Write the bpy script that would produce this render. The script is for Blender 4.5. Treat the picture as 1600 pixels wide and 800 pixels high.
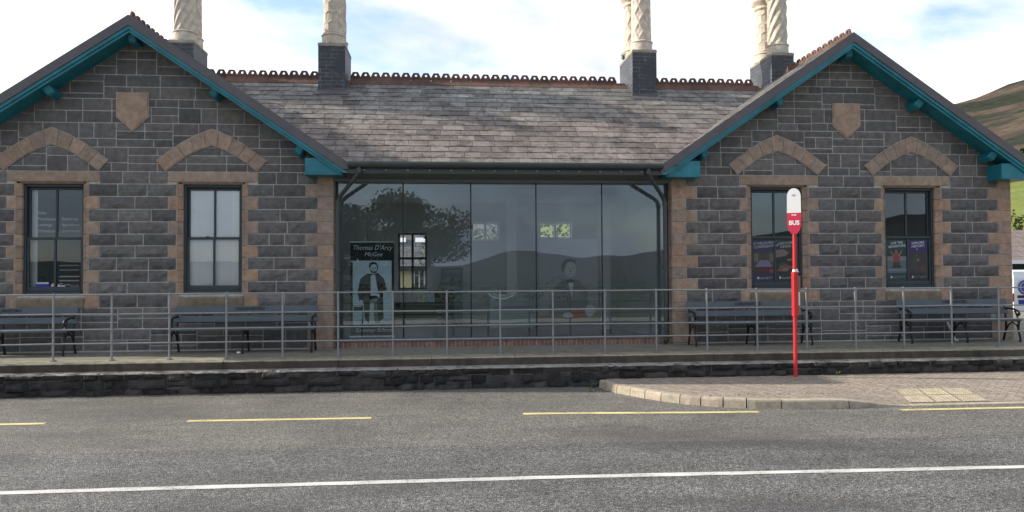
import bpy, bmesh, math, random
from mathutils import Vector, Matrix, noise
R = math.radians
random.seed(7)
for o in list(bpy.data.objects): bpy.data.objects.remove(o)
scn = bpy.context.scene
COL = scn.collection

# ------------------------------------------------------------ camera, sky, sun, exposure
YAW, PITCH, ROLL = 0.0896, 0.0226, -0.0057
fwd = Vector((math.sin(YAW)*math.cos(PITCH), math.cos(YAW)*math.cos(PITCH), math.sin(PITCH)))
rgt = Vector((math.cos(YAW), -math.sin(YAW), 0)); upv = rgt.cross(fwd)
r2 = rgt*math.cos(ROLL)+upv*math.sin(ROLL); u2 = -rgt*math.sin(ROLL)+upv*math.cos(ROLL)
cd = bpy.data.cameras.new('camera'); cam = bpy.data.objects.new('camera', cd); COL.objects.link(cam)
cd.sensor_width = 36; cd.lens = 36*1167.1/1600; cd.clip_end = 5000; cd.clip_start = .1
m = Matrix((r2, u2, -fwd)).transposed().to_4x4(); m.translation = Vector((0, -13.78, 1.354)); cam.matrix_world = m
scn.camera = cam

SUNV = Vector((-1.83, .40, 1.0)).normalized()          # towards the sun
sl = bpy.data.lights.new('sun', 'SUN'); sl.energy = 4.8; sl.angle = R(.6); sl.color = (1, .92, .79)
so = bpy.data.objects.new('sun', sl); COL.objects.link(so)
so.rotation_euler = SUNV.to_track_quat('Z', 'Y').to_euler()
so.location = (-30, 10, 30)

w = bpy.data.worlds.new('World'); scn.world = w; w.use_nodes = True
nt = w.node_tree; N = nt.nodes; L = nt.links; N.clear()
out = N.new('ShaderNodeOutputWorld'); bg = N.new('ShaderNodeBackground'); bg.inputs[1].default_value = .12
sky = N.new('ShaderNodeTexSky'); sky.sky_type = 'NISHITA'; sky.sun_disc = False
sky.sun_elevation = math.asin(SUNV.z); sky.sun_rotation = math.atan2(SUNV.x, SUNV.y)
sky.air_density = 1.2; sky.dust_density = 1.0
tc = N.new('ShaderNodeTexCoord'); mp = N.new('ShaderNodeMapping'); mp.inputs['Scale'].default_value = (1, 1, 2.2)
mp.inputs['Location'].default_value = (3.3, 1.25, .55)
L.new(tc.outputs['Generated'], mp.inputs[0])
n1 = N.new('ShaderNodeTexNoise'); n1.inputs['Scale'].default_value = 2.3; n1.inputs['Detail'].default_value = 9; n1.inputs['Roughness'].default_value = .55
n1.inputs['Distortion'].default_value = .3
L.new(mp.outputs[0], n1.inputs['Vector'])
rp = N.new('ShaderNodeValToRGB'); rp.color_ramp.elements[0].position = .38; rp.color_ramp.elements[1].position = .50
L.new(n1.outputs[0], rp.inputs[0])
n2 = N.new('ShaderNodeTexNoise'); n2.inputs['Scale'].default_value = 3.1; n2.inputs['Detail'].default_value = 7
mp2 = N.new('ShaderNodeMapping'); mp2.inputs['Location'].default_value = (1.7, 8.1, 2.2); mp2.inputs['Scale'].default_value = (1, 1, 2.0)
L.new(tc.outputs['Generated'], mp2.inputs[0]); L.new(mp2.outputs[0], n2.inputs['Vector'])
rc = N.new('ShaderNodeValToRGB'); e = rc.color_ramp.elements
e[0].position = .33; e[0].color = (5.6, 5.8, 6.5, 1); e[1].position = .60; e[1].color = (9.2, 9.2, 9.3, 1)
L.new(n2.outputs[0], rc.inputs[0])
sm = N.new('ShaderNodeMix'); sm.data_type = 'RGBA'; sm.blend_type = 'MULTIPLY'; sm.inputs[0].default_value = 1
L.new(sky.outputs[0], sm.inputs[6]); sm.inputs[7].default_value = (1.5, 1.5, 1.72, 1)
mx = N.new('ShaderNodeMix'); mx.data_type = 'RGBA'
L.new(rp.outputs[0], mx.inputs[0]); L.new(sm.outputs[2], mx.inputs[6]); L.new(rc.outputs[0], mx.inputs[7])
# cloud colour scaled down overhead and behind the viewer, to weaken the fill light
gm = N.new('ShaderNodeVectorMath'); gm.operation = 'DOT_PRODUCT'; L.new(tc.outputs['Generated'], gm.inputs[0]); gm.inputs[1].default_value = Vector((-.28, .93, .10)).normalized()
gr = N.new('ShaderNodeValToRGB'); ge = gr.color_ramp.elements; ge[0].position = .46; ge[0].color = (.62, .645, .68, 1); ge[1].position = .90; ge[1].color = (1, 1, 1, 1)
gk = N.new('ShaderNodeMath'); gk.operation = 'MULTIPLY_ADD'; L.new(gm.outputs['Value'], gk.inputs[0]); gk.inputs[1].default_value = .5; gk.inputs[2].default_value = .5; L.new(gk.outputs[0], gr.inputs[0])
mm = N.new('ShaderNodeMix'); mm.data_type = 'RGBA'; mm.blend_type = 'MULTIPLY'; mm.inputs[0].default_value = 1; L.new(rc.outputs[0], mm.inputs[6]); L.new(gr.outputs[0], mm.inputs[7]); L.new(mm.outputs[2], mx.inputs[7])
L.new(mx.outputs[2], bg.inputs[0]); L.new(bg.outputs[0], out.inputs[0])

scn.view_settings.view_transform = 'Standard'; scn.view_settings.look = 'None'
scn.view_settings.gamma = 1; scn.view_settings.use_curve_mapping = False
scn.view_settings.exposure = 0.42
scn.render.engine = 'CYCLES'
scn.cycles.use_denoising = True
scn.cycles.max_bounces = 8; scn.cycles.transparent_max_bounces = 16

# ------------------------------------------------------------ helpers
class MB:
    """collects faces, each with its own base tint, and links them as ONE mesh object"""
    def __init__(s): s.v = []; s.f = []; s.c = []; s.m = []; s.sm = []
    def face(s, pts, c=(1, 1, 1), mi=0, smooth=False):
        i = len(s.v); s.v += [tuple(p) for p in pts]; s.f.append(tuple(range(i, i+len(pts)))); s.c.append(c); s.m.append(mi); s.sm.append(smooth)
    def grid(s, P, c=(1, 1, 1), mi=0, smooth=False, closed=False):
        i = len(s.v); nu = len(P); nv = len(P[0])
        for row in P: s.v += [tuple(p) for p in row]
        for a in range(nu-1):
            for b in range(nv if closed else nv-1):
                b2 = (b+1) % nv
                s.f.append((i+a*nv+b, i+a*nv+b2, i+(a+1)*nv+b2, i+(a+1)*nv+b)); s.c.append(c); s.m.append(mi); s.sm.append(smooth)
    def box(s, x0, x1, y0, y1, z0, z1, c=(1, 1, 1), mi=0):
        p = [(x0, y0, z0), (x1, y0, z0), (x1, y1, z0), (x0, y1, z0), (x0, y0, z1), (x1, y0, z1), (x1, y1, z1), (x0, y1, z1)]
        i = len(s.v); s.v += p
        for q in ((0, 3, 2, 1), (4, 5, 6, 7), (0, 1, 5, 4), (1, 2, 6, 5), (2, 3, 7, 6), (3, 0, 4, 7)):
            s.f.append(tuple(i+k for k in q)); s.c.append(c); s.m.append(mi); s.sm.append(False)
    def rbox(s, x0, x1, y0, y1, z0, z1, b=.01, seg=2, c=(1, 1, 1), mi=0, M=None):
        bm = bmesh.new(); bmesh.ops.create_cube(bm, size=1)
        for v in bm.verts: v.co = Vector(((x0+x1)/2+v.co.x*(x1-x0), (y0+y1)/2+v.co.y*(y1-y0), (z0+z1)/2+v.co.z*(z1-z0)))
        bmesh.ops.bevel(bm, geom=bm.edges[:], offset=b, segments=seg, affect='EDGES', profile=.5)
        s.addbm(bm, c, mi, M)
    def addbm(s, bm, c=(1, 1, 1), mi=0, M=None, smooth=False):
        bm.verts.index_update(); i = len(s.v)
        for v in bm.verts: s.v.append(tuple(M @ v.co if M else v.co))
        for f in bm.faces: s.f.append(tuple(i+v.index for v in f.verts)); s.c.append(c); s.m.append(mi); s.sm.append(smooth)
        bm.free()
    def prism(s, poly, y0, y1, c=(1, 1, 1), mi=0):
        """poly: (x,z) counter-clockwise seen from -Y; y0 is the front"""
        s.face([(x, y0, z) for x, z in poly], c, mi); s.face([(x, y1, z) for x, z in reversed(poly)], c, mi)
        n = len(poly)
        for k in range(n):
            a, b = poly[k], poly[(k+1) % n]
            s.face([(b[0], y0, b[1]), (a[0], y0, a[1]), (a[0], y1, a[1]), (b[0], y1, b[1])], c, mi)
    def tube(s, pts, r, n=8, c=(1, 1, 1), mi=0, cap=True):
        pts = [Vector(p) for p in pts]; rr = r if isinstance(r, (list, tuple)) else [r]*len(pts)
        ring = []; prev = None
        for k, p in enumerate(pts):
            d = (pts[min(k+1, len(pts)-1)]-pts[max(k-1, 0)]).normalized()
            if prev is None: a = d.orthogonal().normalized()
            else: a = (prev-d*prev.dot(d)).normalized()
            prev = a; b = d.cross(a)
            ring.append([p+(a*math.cos(2*math.pi*t/n)+b*math.sin(2*math.pi*t/n))*rr[k] for t in range(n)])
        s.grid(ring, c, mi, True, True)
        if cap: s.face(list(reversed(ring[0])), c, mi); s.face(ring[-1], c, mi)
    def lathe(s, prof, cx, cy, n=32, c=(1, 1, 1), mi=0, fn=None):
        P = []
        for r, z in prof:
            P.append([(cx+(r+(fn(2*math.pi*t/n, z) if fn else 0))*math.cos(2*math.pi*t/n), cy+(r+(fn(2*math.pi*t/n, z) if fn else 0))*math.sin(2*math.pi*t/n), z) for t in range(n)])
        s.grid(P, c, mi, True, True)
    def build(s, name, mats, parent=None, local=False):
        off = Vector((0, 0, 0))
        if parent is not None and not local: off = Vector(parent['_o']) if '_o' in parent.keys() else parent.location
        me = bpy.data.meshes.new(name)
        me.from_pydata([(v[0]-off[0], v[1]-off[1], v[2]-off[2]) for v in s.v], [], s.f)
        if not isinstance(mats, (list, tuple)): mats = [mats]
        for mt in mats: me.materials.append(mt)
        me.polygons.foreach_set('material_index', s.m); me.polygons.foreach_set('use_smooth', s.sm)
        at = me.color_attributes.new('tint', 'FLOAT_COLOR', 'CORNER'); buf = []
        for f, c in zip(s.f, s.c): buf += [c[0], c[1], c[2], 1.0]*len(f)
        at.data.foreach_set('color', buf)
        me.update()
        o = bpy.data.objects.new(name, me); COL.objects.link(o)
        if parent is not None:
            o.parent = parent; ORI[o.name] = ORI.get(parent.name, tuple(off))
        return o
ORI = {}
def build_at(mb, name, mats, parent):
    """world-coordinate mesh under a thing (or a part of it)"""
    off = ORI.get(parent.name, tuple(parent.location))
    o = mb.build(name, mats, None)
    for v in o.data.vertices: v.co = v.co-Vector(off)
    o.parent = parent; ORI[o.name] = off
    return o
def tag(o, label=None, cat=None, group=None, kind=None):
    if label: o['label'] = label
    if cat: o['category'] = cat
    if group: o['group'] = group
    if kind: o['kind'] = kind
    return o
def empty(name, loc, label=None, cat=None, group=None):
    o = bpy.data.objects.new(name, None); COL.objects.link(o); o.location = loc; o.empty_display_size = .2
    ORI[o.name] = tuple(loc)
    return tag(o, label, cat, group)
def vary(c, a=.15):
    k = 1+random.uniform(-a, a); return tuple(max(0, x*k*(1+random.uniform(-.018, .018))) for x in c)
def smooth_all(o):
    for p in o.data.polygons: p.use_smooth = True

def text_mb(mb, s, x, y, z, size, c=(1, 1, 1), mi=0, align='CENTER', shear=0, face='-Y', bold=0, rot=0, sx=1, depth=.001):
    cu = bpy.data.curves.new('t', 'FONT'); cu.body = s; cu.size = size; cu.align_x = align; cu.align_y = 'CENTER'; cu.shear = shear
    cu.offset = bold; cu.resolution_u = 3; cu.extrude = depth
    ob = bpy.data.objects.new('t', cu); COL.objects.link(ob)
    dg = bpy.context.evaluated_depsgraph_get(); me = bpy.data.meshes.new_from_object(ob.evaluated_get(dg))
    i = len(mb.v); ca, sa = math.cos(rot), math.sin(rot)
    for v in me.vertices:
        a, b = v.co.x*sx, v.co.y; a, b = a*ca-b*sa, a*sa+b*ca
        mb.v.append((x+a, y-v.co.z, z+b) if face == '-Y' else (x+v.co.z, y+a, z+b))
    for p in me.polygons: mb.f.append(tuple(i+k for k in p.vertices)); mb.c.append(c); mb.m.append(mi); mb.sm.append(False)
    bpy.data.objects.remove(ob); bpy.data.curves.remove(cu); bpy.data.meshes.remove(me)

# ------------------------------------------------------------ materials
def mk(name):
    mt = bpy.data.materials.new(name); mt.use_nodes = True; nt = mt.node_tree
    return mt, nt.nodes, nt.links, nt.nodes['Principled BSDF']
def coord(N, scale=(1, 1, 1), rot=(0, 0, 0)):
    g = N.new('ShaderNodeNewGeometry'); mpn = N.new('ShaderNodeMapping'); mpn.inputs['Scale'].default_value = scale; mpn.inputs['Rotation'].default_value = rot
    N.id_data.links.new(g.outputs['Position'], mpn.inputs[0]); return mpn.outputs[0]
def noise_n(N, vec, sc, det=5, ro=.55):
    n = N.new('ShaderNodeTexNoise'); n.inputs['Scale'].default_value = sc; n.inputs['Detail'].default_value = det; n.inputs['Roughness'].default_value = ro
    N.id_data.links.new(vec, n.inputs['Vector']); return n.outputs[0]
def ramp(N, val, stops):
    r = N.new('ShaderNodeValToRGB'); cr = r.color_ramp
    while len(cr.elements) < len(stops): cr.elements.new(.5)
    for e, (p, c) in zip(cr.elements, stops): e.position = p; e.color = (c[0], c[1], c[2], 1) if isinstance(c, (tuple, list)) else (c, c, c, 1)
    N.id_data.links.new(val, r.inputs[0]); return r.outputs[0]
def mixc(N, fac, a, b, mode='MIX'):
    m = N.new('ShaderNodeMix'); m.data_type = 'RGBA'; m.blend_type = mode; lk = N.id_data.links
    for inp, val in ((m.inputs[0], fac), (m.inputs[6], a), (m.inputs[7], b)):
        if isinstance(val, (int, float)): inp.default_value = val
        elif isinstance(val, tuple): inp.default_value = (val[0], val[1], val[2], 1)
        else: lk.new(val, inp)
    return m.outputs[2]
def bump(N, b, h, strength=.5, dist=.01):
    bn = N.new('ShaderNodeBump'); bn.inputs['Strength'].default_value = strength; bn.inputs['Distance'].default_value = dist
    N.id_data.links.new(h, bn.inputs['Height']); N.id_data.links.new(bn.outputs[0], b.inputs['Normal'])
def tint(N):
    a = N.new('ShaderNodeVertexColor'); a.layer_name = 'tint'; return a.outputs[0]
def simple(name, c, rough=.6, metal=0, var=.18, sc=6, bs=.0, bsc=60, spec=.5, coat=0):
    mt, N, L, b = mk(name); v = coord(N)
    n = noise_n(N, v, sc, 6); col = mixc(N, 1.0, mixc(N, 1.0, c, tint(N), 'MULTIPLY'), ramp(N, n, [(.25, 1-var), (.75, 1+var)]), 'MULTIPLY')
    L.new(col, b.inputs['Base Color']); b.inputs['Roughness'].default_value = rough; b.inputs['Metallic'].default_value = metal
    b.inputs['Specular IOR Level'].default_value = spec; b.inputs['Coat Weight'].default_value = coat
    if bs: bump(N, b, noise_n(N, v, bsc, 4), bs, .01)
    return mt
def stone_mat(name, c, stain=(.06, .055, .05), bsc=28, bs=.8, rough=.9, amt=.45, moss=None, lichen=None):
    mt, N, L, b = mk(name); v = coord(N)
    base = mixc(N, 1.0, c, tint(N), 'MULTIPLY')
    n = noise_n(N, v, 9, 8, .65); base = mixc(N, 1.0, base, ramp(N, n, [(.3, .72), (.7, 1.28)]), 'MULTIPLY')
    n2 = noise_n(N, coord(N, (1.6, 1.6, .55)), 1.5, 7, .65); base = mixc(N, ramp(N, n2, [(.5, 0.0), (.75, amt)]), base, stain)
    if moss:
        n3 = noise_n(N, v, 2.4, 7, .65); base = mixc(N, ramp(N, n3, [(.55, 0.0), (.72, .6)]), base, moss)
    if lichen:
        base = mixc(N, ramp(N, noise_n(N, v, 5.5, 8, .75), [(.60, 0.0), (.70, .75)]), base, lichen)
        base = mixc(N, 1.0, base, ramp(N, noise_n(N, v, 4.2, 7, .72), [(.38, .52), (.50, 1.06)]), 'MULTIPLY')
    L.new(base, b.inputs['Base Color']); b.inputs['Roughness'].default_value = rough; b.inputs['Specular IOR Level'].default_value = .3
    bump(N, b, noise_n(N, v, bsc, 8, .7), bs, .02); return mt
def boxuv(N):
    lk = N.id_data.links; g = N.new('ShaderNodeNewGeometry'); sp = N.new('ShaderNodeSeparateXYZ'); lk.new(g.outputs['Position'], sp.inputs[0])
    sn = N.new('ShaderNodeSeparateXYZ'); lk.new(g.outputs['True Normal'], sn.inputs[0])
    ab = N.new('ShaderNodeMath'); ab.operation = 'ABSOLUTE'; lk.new(sn.outputs[0], ab.inputs[0])
    gt = N.new('ShaderNodeMath'); gt.operation = 'GREATER_THAN'; lk.new(ab.outputs[0], gt.inputs[0]); gt.inputs[1].default_value = .6
    m = N.new('ShaderNodeMix'); m.data_type = 'FLOAT'; lk.new(gt.outputs[0], m.inputs[0]); lk.new(sp.outputs[0], m.inputs[2]); lk.new(sp.outputs[1], m.inputs[3])
    cb = N.new('ShaderNodeCombineXYZ'); lk.new(m.outputs[0], cb.inputs[0]); lk.new(sp.outputs[2], cb.inputs[1]); return cb.outputs[0]
def brick_mat(name, c1, c2, mortar, bw, bh, ms=.012, rough=.8, bs=.6, rot=0, flat=False, fade=0, spec=.4):
    mt, N, L, b = mk(name)
    v = coord(N, (1, 1, 1), (0, 0, rot)) if flat else boxuv(N)
    br = N.new('ShaderNodeTexBrick'); L.new(v, br.inputs['Vector']); br.inputs['Scale'].default_value = 1
    br.inputs['Brick Width'].default_value = bw; br.inputs['Row Height'].default_value = bh; br.inputs['Mortar Size'].default_value = ms; br.inputs['Mortar Smooth'].default_value = .3
    br.inputs['Color1'].default_value = (*c1, 1); br.inputs['Color2'].default_value = (*c2, 1); br.inputs['Mortar'].default_value = (*mortar, 1)
    col = br.outputs[0]; g = coord(N)
    col = mixc(N, 1.0, col, ramp(N, noise_n(N, g, 11, 7, .65), [(.3, .65), (.7, 1.35)]), 'MULTIPLY')
    if fade: col = mixc(N, ramp(N, noise_n(N, g, 3.1, 5), [(.42, 0.0), (.6, fade)]), col, c1)
    col = mixc(N, 1.0, col, tint(N), 'MULTIPLY')
    L.new(col, b.inputs['Base Color']); b.inputs['Roughness'].default_value = rough; b.inputs['Specular IOR Level'].default_value = spec
    mth = N.new('ShaderNodeMath'); mth.operation = 'SUBTRACT'; L.new(noise_n(N, g, 40, 6), mth.inputs[0]); L.new(br.outputs['Fac'], mth.inputs[1])
    bump(N, b, mth.outputs[0], bs, .01); return mt
def glass_mat(name, tcol=(.8, .84, .84), k=2.0):
    mt, N, L, b = mk(name); N.remove(b); o = N['Material Output']
    tr = N.new('ShaderNodeBsdfTransparent'); tr.inputs[0].default_value = (*tcol, 1)
    gl = N.new('ShaderNodeBsdfGlossy'); gl.inputs['Roughness'].default_value = .0; gl.inputs[0].default_value = (.78, .91, 1, 1)
    fr = N.new('ShaderNodeFresnel'); fr.inputs[0].default_value = 1.5
    mu = N.new('ShaderNodeMath'); mu.operation = 'MULTIPLY'; mu.use_clamp = True; L.new(fr.outputs[0], mu.inputs[0]); mu.inputs[1].default_value = k
    bn = N.new('ShaderNodeBump'); bn.inputs['Strength'].default_value = .05; bn.inputs['Distance'].default_value = .02
    L.new(noise_n(N, coord(N), 1.3, 1), bn.inputs['Height']); L.new(bn.outputs[0], gl.inputs['Normal'])
    mxs = N.new('ShaderNodeMixShader'); L.new(mu.outputs[0], mxs.inputs[0]); L.new(tr.outputs[0], mxs.inputs[1]); L.new(gl.outputs[0], mxs.inputs[2])
    L.new(mxs.outputs[0], o.inputs[0]); return mt
def paint_line(name, c):
    mt, N, L, b = mk(name); v = coord(N); o = N['Material Output']
    n = noise_n(N, v, 55, 4, .7); n0 = noise_n(N, v, 2.2, 5, .6)
    L.new(mixc(N, 1.0, c, ramp(N, n0, [(.3, .7), (.7, 1.1)]), 'MULTIPLY'), b.inputs['Base Color']); b.inputs['Roughness'].default_value = .7
    ad = N.new('ShaderNodeMath'); ad.operation = 'MULTIPLY_ADD'; L.new(n0, ad.inputs[0]); ad.inputs[1].default_value = .35; L.new(n, ad.inputs[2])
    tr = N.new('ShaderNodeBsdfTransparent'); mxs = N.new('ShaderNodeMixShader')
    L.new(ramp(N, ad.outputs[0], [(.50, 0.0), (.58, 1.0)]), mxs.inputs[0]); L.new(tr.outputs[0], mxs.inputs[1]); L.new(b.outputs[0], mxs.inputs[2]); L.new(mxs.outputs[0], o.inputs[0])
    bump(N, b, n, .4, .005); return mt
def asphalt_mat():
    mt, N, L, b = mk('asphalt'); v = coord(N)
    vo = N.new('ShaderNodeTexVoronoi'); vo.inputs['Scale'].default_value = 74; L.new(v, vo.inputs['Vector'])
    sp = N.new('ShaderNodeSeparateColor'); L.new(vo.outputs['Color'], sp.inputs[0])
    agg = ramp(N, sp.outputs[0], [(.0, (.036, .036, .036)), (.5, (.122, .117, .110)), (.85, (.195, .187, .175)), (1.0, (.33, .315, .29))])
    big = noise_n(N, v, .9, 7, .6); col = mixc(N, 1.0, agg, ramp(N, big, [(.30, .68), (.46, .98), (.70, 1.22)]), 'MULTIPLY')
    lt = coord(N, (.35, 2.2, 1)); col = mixc(N, 1.0, col, ramp(N, noise_n(N, lt, 1.4, 6), [(.3, .84), (.7, 1.14)]), 'MULTIPLY')
    damp = noise_n(N, coord(N, (.5, 1.3, 1)), .55, 5, .5); col = mixc(N, ramp(N, damp, [(.55, 0.0), (.66, .6)]), col, (.06, .058, .056))
    g = N.new('ShaderNodeNewGeometry'); s = N.new('ShaderNodeSeparateXYZ'); L.new(g.outputs['Position'], s.inputs[0])
    # the patched strip by the station: seam wanders a little along Y = -5.8
    a = N.new('ShaderNodeMath'); a.operation = 'MULTIPLY_ADD'; L.new(s.outputs[0], a.inputs[0]); a.inputs[1].default_value = .033; L.new(s.outputs[1], a.inputs[2])
    a2 = N.new('ShaderNodeMath'); a2.operation = 'MULTIPLY_ADD'; L.new(noise_n(N, v, 5, 5), a2.inputs[0]); a2.inputs[1].default_value = .1; L.new(a.outputs[0], a2.inputs[2])
    mr = N.new('ShaderNodeMapRange'); mr.inputs[1].default_value = -5.78; mr.inputs[2].default_value = -5.74; L.new(a2.outputs[0], mr.inputs[0])
    smoothc = mixc(N, .18, mixc(N, 1.0, col, (1.12, 1.10, 1.05), 'MULTIPLY'), (.15, .145, .135))
    near = mixc(N, 1.0, col, (.90, .92, .955), 'MULTIPLY')
    L.new(mixc(N, mr.outputs[0], near, smoothc), b.inputs['Base Color']); b.inputs['Roughness'].default_value = .72; b.inputs['Specular IOR Level'].default_value = .45
    bump(N, b, vo.outputs['Distance'], .85, .012); return mt

M = {}
M['basalt'] = stone_mat('basalt', (.147, .142, .141), (.085, .077, .07), 20, 1.0, .88, .4)
M['mortar'] = stone_mat('mortar', (.43, .415, .40), (.2, .18, .16), 60, .3)
M['sandstone'] = stone_mat('sandstone', (.365, .27, .21), (.21, .165, .135), 45, .35, .9, .55)
M['sill_stone'] = stone_mat('sill_stone', (.23, .185, .14), (.11, .10, .055), 45, .4, .9, .7, (.13, .125, .055))
M['side_stone'] = brick_mat('coursed_stone', (.10, .095, .098), (.16, .15, .15), (.32, .3, .29), .48, .22, .014, .9, .8)
M['brick'] = brick_mat('red_brick', (.20, .10, .085), (.27, .15, .12), (.28, .25, .23), .075, .3, .008)
M['chimney_brick'] = brick_mat('blue_brick', (.045, .05, .065), (.07, .075, .092), (.17, .17, .175), .24, .082, .008, .5, .6, fade=.9)
M['render'] = simple('render', (.55, .55, .53), .9, 0, .15, 3, .3)
M['slate'] = stone_mat('slate', (.205, .2, .194), (.06, .046, .04), 30, .35, .7, .75, lichen=(.30, .31, .17))
M['terracotta'] = stone_mat('terracotta', (.145, .08, .063), (.05, .045, .04), 40, .4, .85, .7, (.16, .13, .07))
M['verge'] = simple('verge_capping', (.108, .102, .114), .6, 0, .15, 5)
M['teal'] = simple('teal_paint', (.011, .172, .225), .42, 0, .3, 3.5, .2, 25)
M['gutter'] = simple('gutter_paint', (.045, .06, .058), .4, 0, .15, 5)
M['frame_metal'] = simple('grey_metal', (.17, .19, .19), .45, .2, .1, 5)
M['frame_paint'] = simple('window_paint', (.03, .047, .058), .45, 0, .15, 5)
M['glass'] = glass_mat('window_glass', (.97, .98, .98), 2.6)
M['front_glass'] = glass_mat('shop_glass', (.84, .90, .94), 3.4)
M['pot'] = stone_mat('chimney_clay', (.60, .525, .44), (.38, .33, .27), 35, .12, .85, .5)
M['cement'] = stone_mat('cement', (.34, .32, .26), (.10, .10, .06), 40, .5, .95, .6, (.13, .14, .05))
M['white_paint'] = simple('white_paint', (.86, .87, .88), .5, 0, .05, 4)
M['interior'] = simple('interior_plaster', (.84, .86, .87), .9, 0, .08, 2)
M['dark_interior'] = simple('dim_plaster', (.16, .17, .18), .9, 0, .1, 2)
M['floor'] = simple('floor_tile', (.42, .42, .41), .5, 0, .1, 2)
M['platform'] = stone_mat('platform_concrete', (.21, .20, .165), (.13, .125, .09), 55, .5, .95, .6, (.14, .145, .075))
M['coping'] = stone_mat('coping_concrete', (.31, .285, .215), (.13, .12, .075), 55, .5, .95, .5, (.15, .15, .07))
M['coping_face'] = stone_mat('coping_face', (.085, .075, .06), (.03, .028, .026), 40, .7, .95, .8)
M['rubble'] = stone_mat('black_rubble', (.05, .047, .044), (.014, .013, .012), 22, 1.0, .8, .8)
M['ledge_mortar'] = stone_mat('ledge_mortar', (.30, .285, .26), (.05, .05, .05), 22, 1.0, .95, .9)
M['asphalt'] = asphalt_mat()
M['white_line'] = paint_line('white_road_paint', (.60, .59, .565))
M['yellow_line'] = paint_line('yellow_road_paint', (.70, .60, .28))
M['paving'] = brick_mat('block_paving', (.265, .22, .18), (.33, .28, .235), (.155, .13, .11), .2, .1, .006, .9, .5, R(45), True)
M['kerb'] = stone_mat('kerb_concrete', (.40, .355, .29), (.2, .175, .13), 60, .5, .95, .5)
M['tactile'] = stone_mat('tactile_slab', (.44, .385, .28), (.33, .28, .2), 60, .3, .95, .4)
M['galv'] = simple('galvanised_steel', (.27, .285, .295), .4, .45, .15, 9)
M['bench_paint'] = simple('bench_paint', (.072, .095, .112), .5, 0, .15, 5)
M['iron'] = simple('black_iron', (.012, .012, .014), .5, 0, .2, 8)
M['red_paint'] = simple('red_paint', (.56, .025, .03), .45, 0, .12, 7)
M['sign_white'] = simple('sign_white', (.86, .86, .86), .4, 0, .02, 5)
M['sign_red'] = simple('sign_red', (.62, .03, .075), .4, 0, .03, 5)
M['print'] = simple('print', (1, 1, 1), .6, 0, .04, 12, spec=.3)
M['cloth'] = simple('dark_cloth', (.03, .032, .036), .9, 0, .2, 8)
M['chrome'] = simple('chrome', (.7, .72, .74), .2, .9, .04, 5)
M['van_white'] = simple('van_paint', (.74, .76, .80), .3, 0, .03, 2, coat=.4)
M['rubber'] = simple('rubber', (.02, .02, .02), .8)
M['dark_glass'] = simple('dark_glass', (.015, .018, .022), .08)
M['tail'] = simple('tail_lamp', (.25, .012, .02), .25)
M['blue'] = simple('blue_print', (.03, .06, .28), .5)
M['yellow_wall'] = simple('yellow_render', (.74, .66, .36), .9, 0, .08, 2)
M['grey_roof'] = brick_mat('grey_roof_slates', (.15, .15, .155), (.22, .215, .21), (.08, .08, .08), .35, .25, .012, .8)
M['brown_roof'] = brick_mat('brown_roof_tiles', (.20, .155, .14), (.26, .21, .19), (.1, .09, .08), .3, .3, .012, .85)
M['bark'] = simple('bark', (.08, .06, .045), .95, 0, .3, 9, .6)
def leaf_mat(name, c):
    mt, N, L, b = mk(name); L.new(mixc(N, 1.0, c, tint(N), 'MULTIPLY'), b.inputs['Base Color']); b.inputs['Roughness'].default_value = .7; b.inputs['Specular IOR Level'].default_value = .3; return mt
M['leaf'] = leaf_mat('leaf', (.06, .075, .03)); M['leaf_light'] = leaf_mat('leaf_light', (.085, .105, .058))
def terrain_mat(name, field, brown, green):
    mt, N, L, b = mk(name); v = coord(N); g = N.new('ShaderNodeNewGeometry'); s = N.new('ShaderNodeSeparateXYZ'); L.new(g.outputs['Position'], s.inputs[0])
    nb = noise_n(N, v, .018, 8, .6); ns = noise_n(N, v, .12, 8, .65)
    upper = mixc(N, ramp(N, nb, [(.44, 0.0), (.54, 1.0)]), brown, green)
    upper = mixc(N, 1.0, upper, ramp(N, ns, [(.3, .6), (.7, 1.4)]), 'MULTIPLY')
    fld = mixc(N, 1.0, field, ramp(N, ns, [(.3, .8), (.7, 1.2)]), 'MULTIPLY')
    a2 = N.new('ShaderNodeMath'); a2.operation = 'MULTIPLY_ADD'; L.new(nb, a2.inputs[0]); a2.inputs[1].default_value = 22; L.new(s.outputs[2], a2.inputs[2])
    mr = N.new('ShaderNodeMapRange'); mr.inputs[1].default_value = 36; mr.inputs[2].default_value = 42; L.new(a2.outputs[0], mr.inputs[0])
    L.new(mixc(N, mr.outputs[0], fld, upper), b.inputs['Base Color']); b.inputs['Roughness'].default_value = 1; b.inputs['Specular IOR Level'].default_value = .05
    bump(N, b, ns, .6, 3.0); return mt
M['hill'] = terrain_mat('hillside', (.17, .20, .06), (.092, .07, .054), (.036, .040, .029))
M['hill_back'] = terrain_mat('far_hillside', (.085, .09, .08), (.08, .078, .078), (.06, .066, .066))  # distance haze is put into these grey-blue hill colours
M['grass'] = stone_mat('grass', (.075, .09, .045), (.05, .06, .03), 30, .8, .95, .6)

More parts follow.
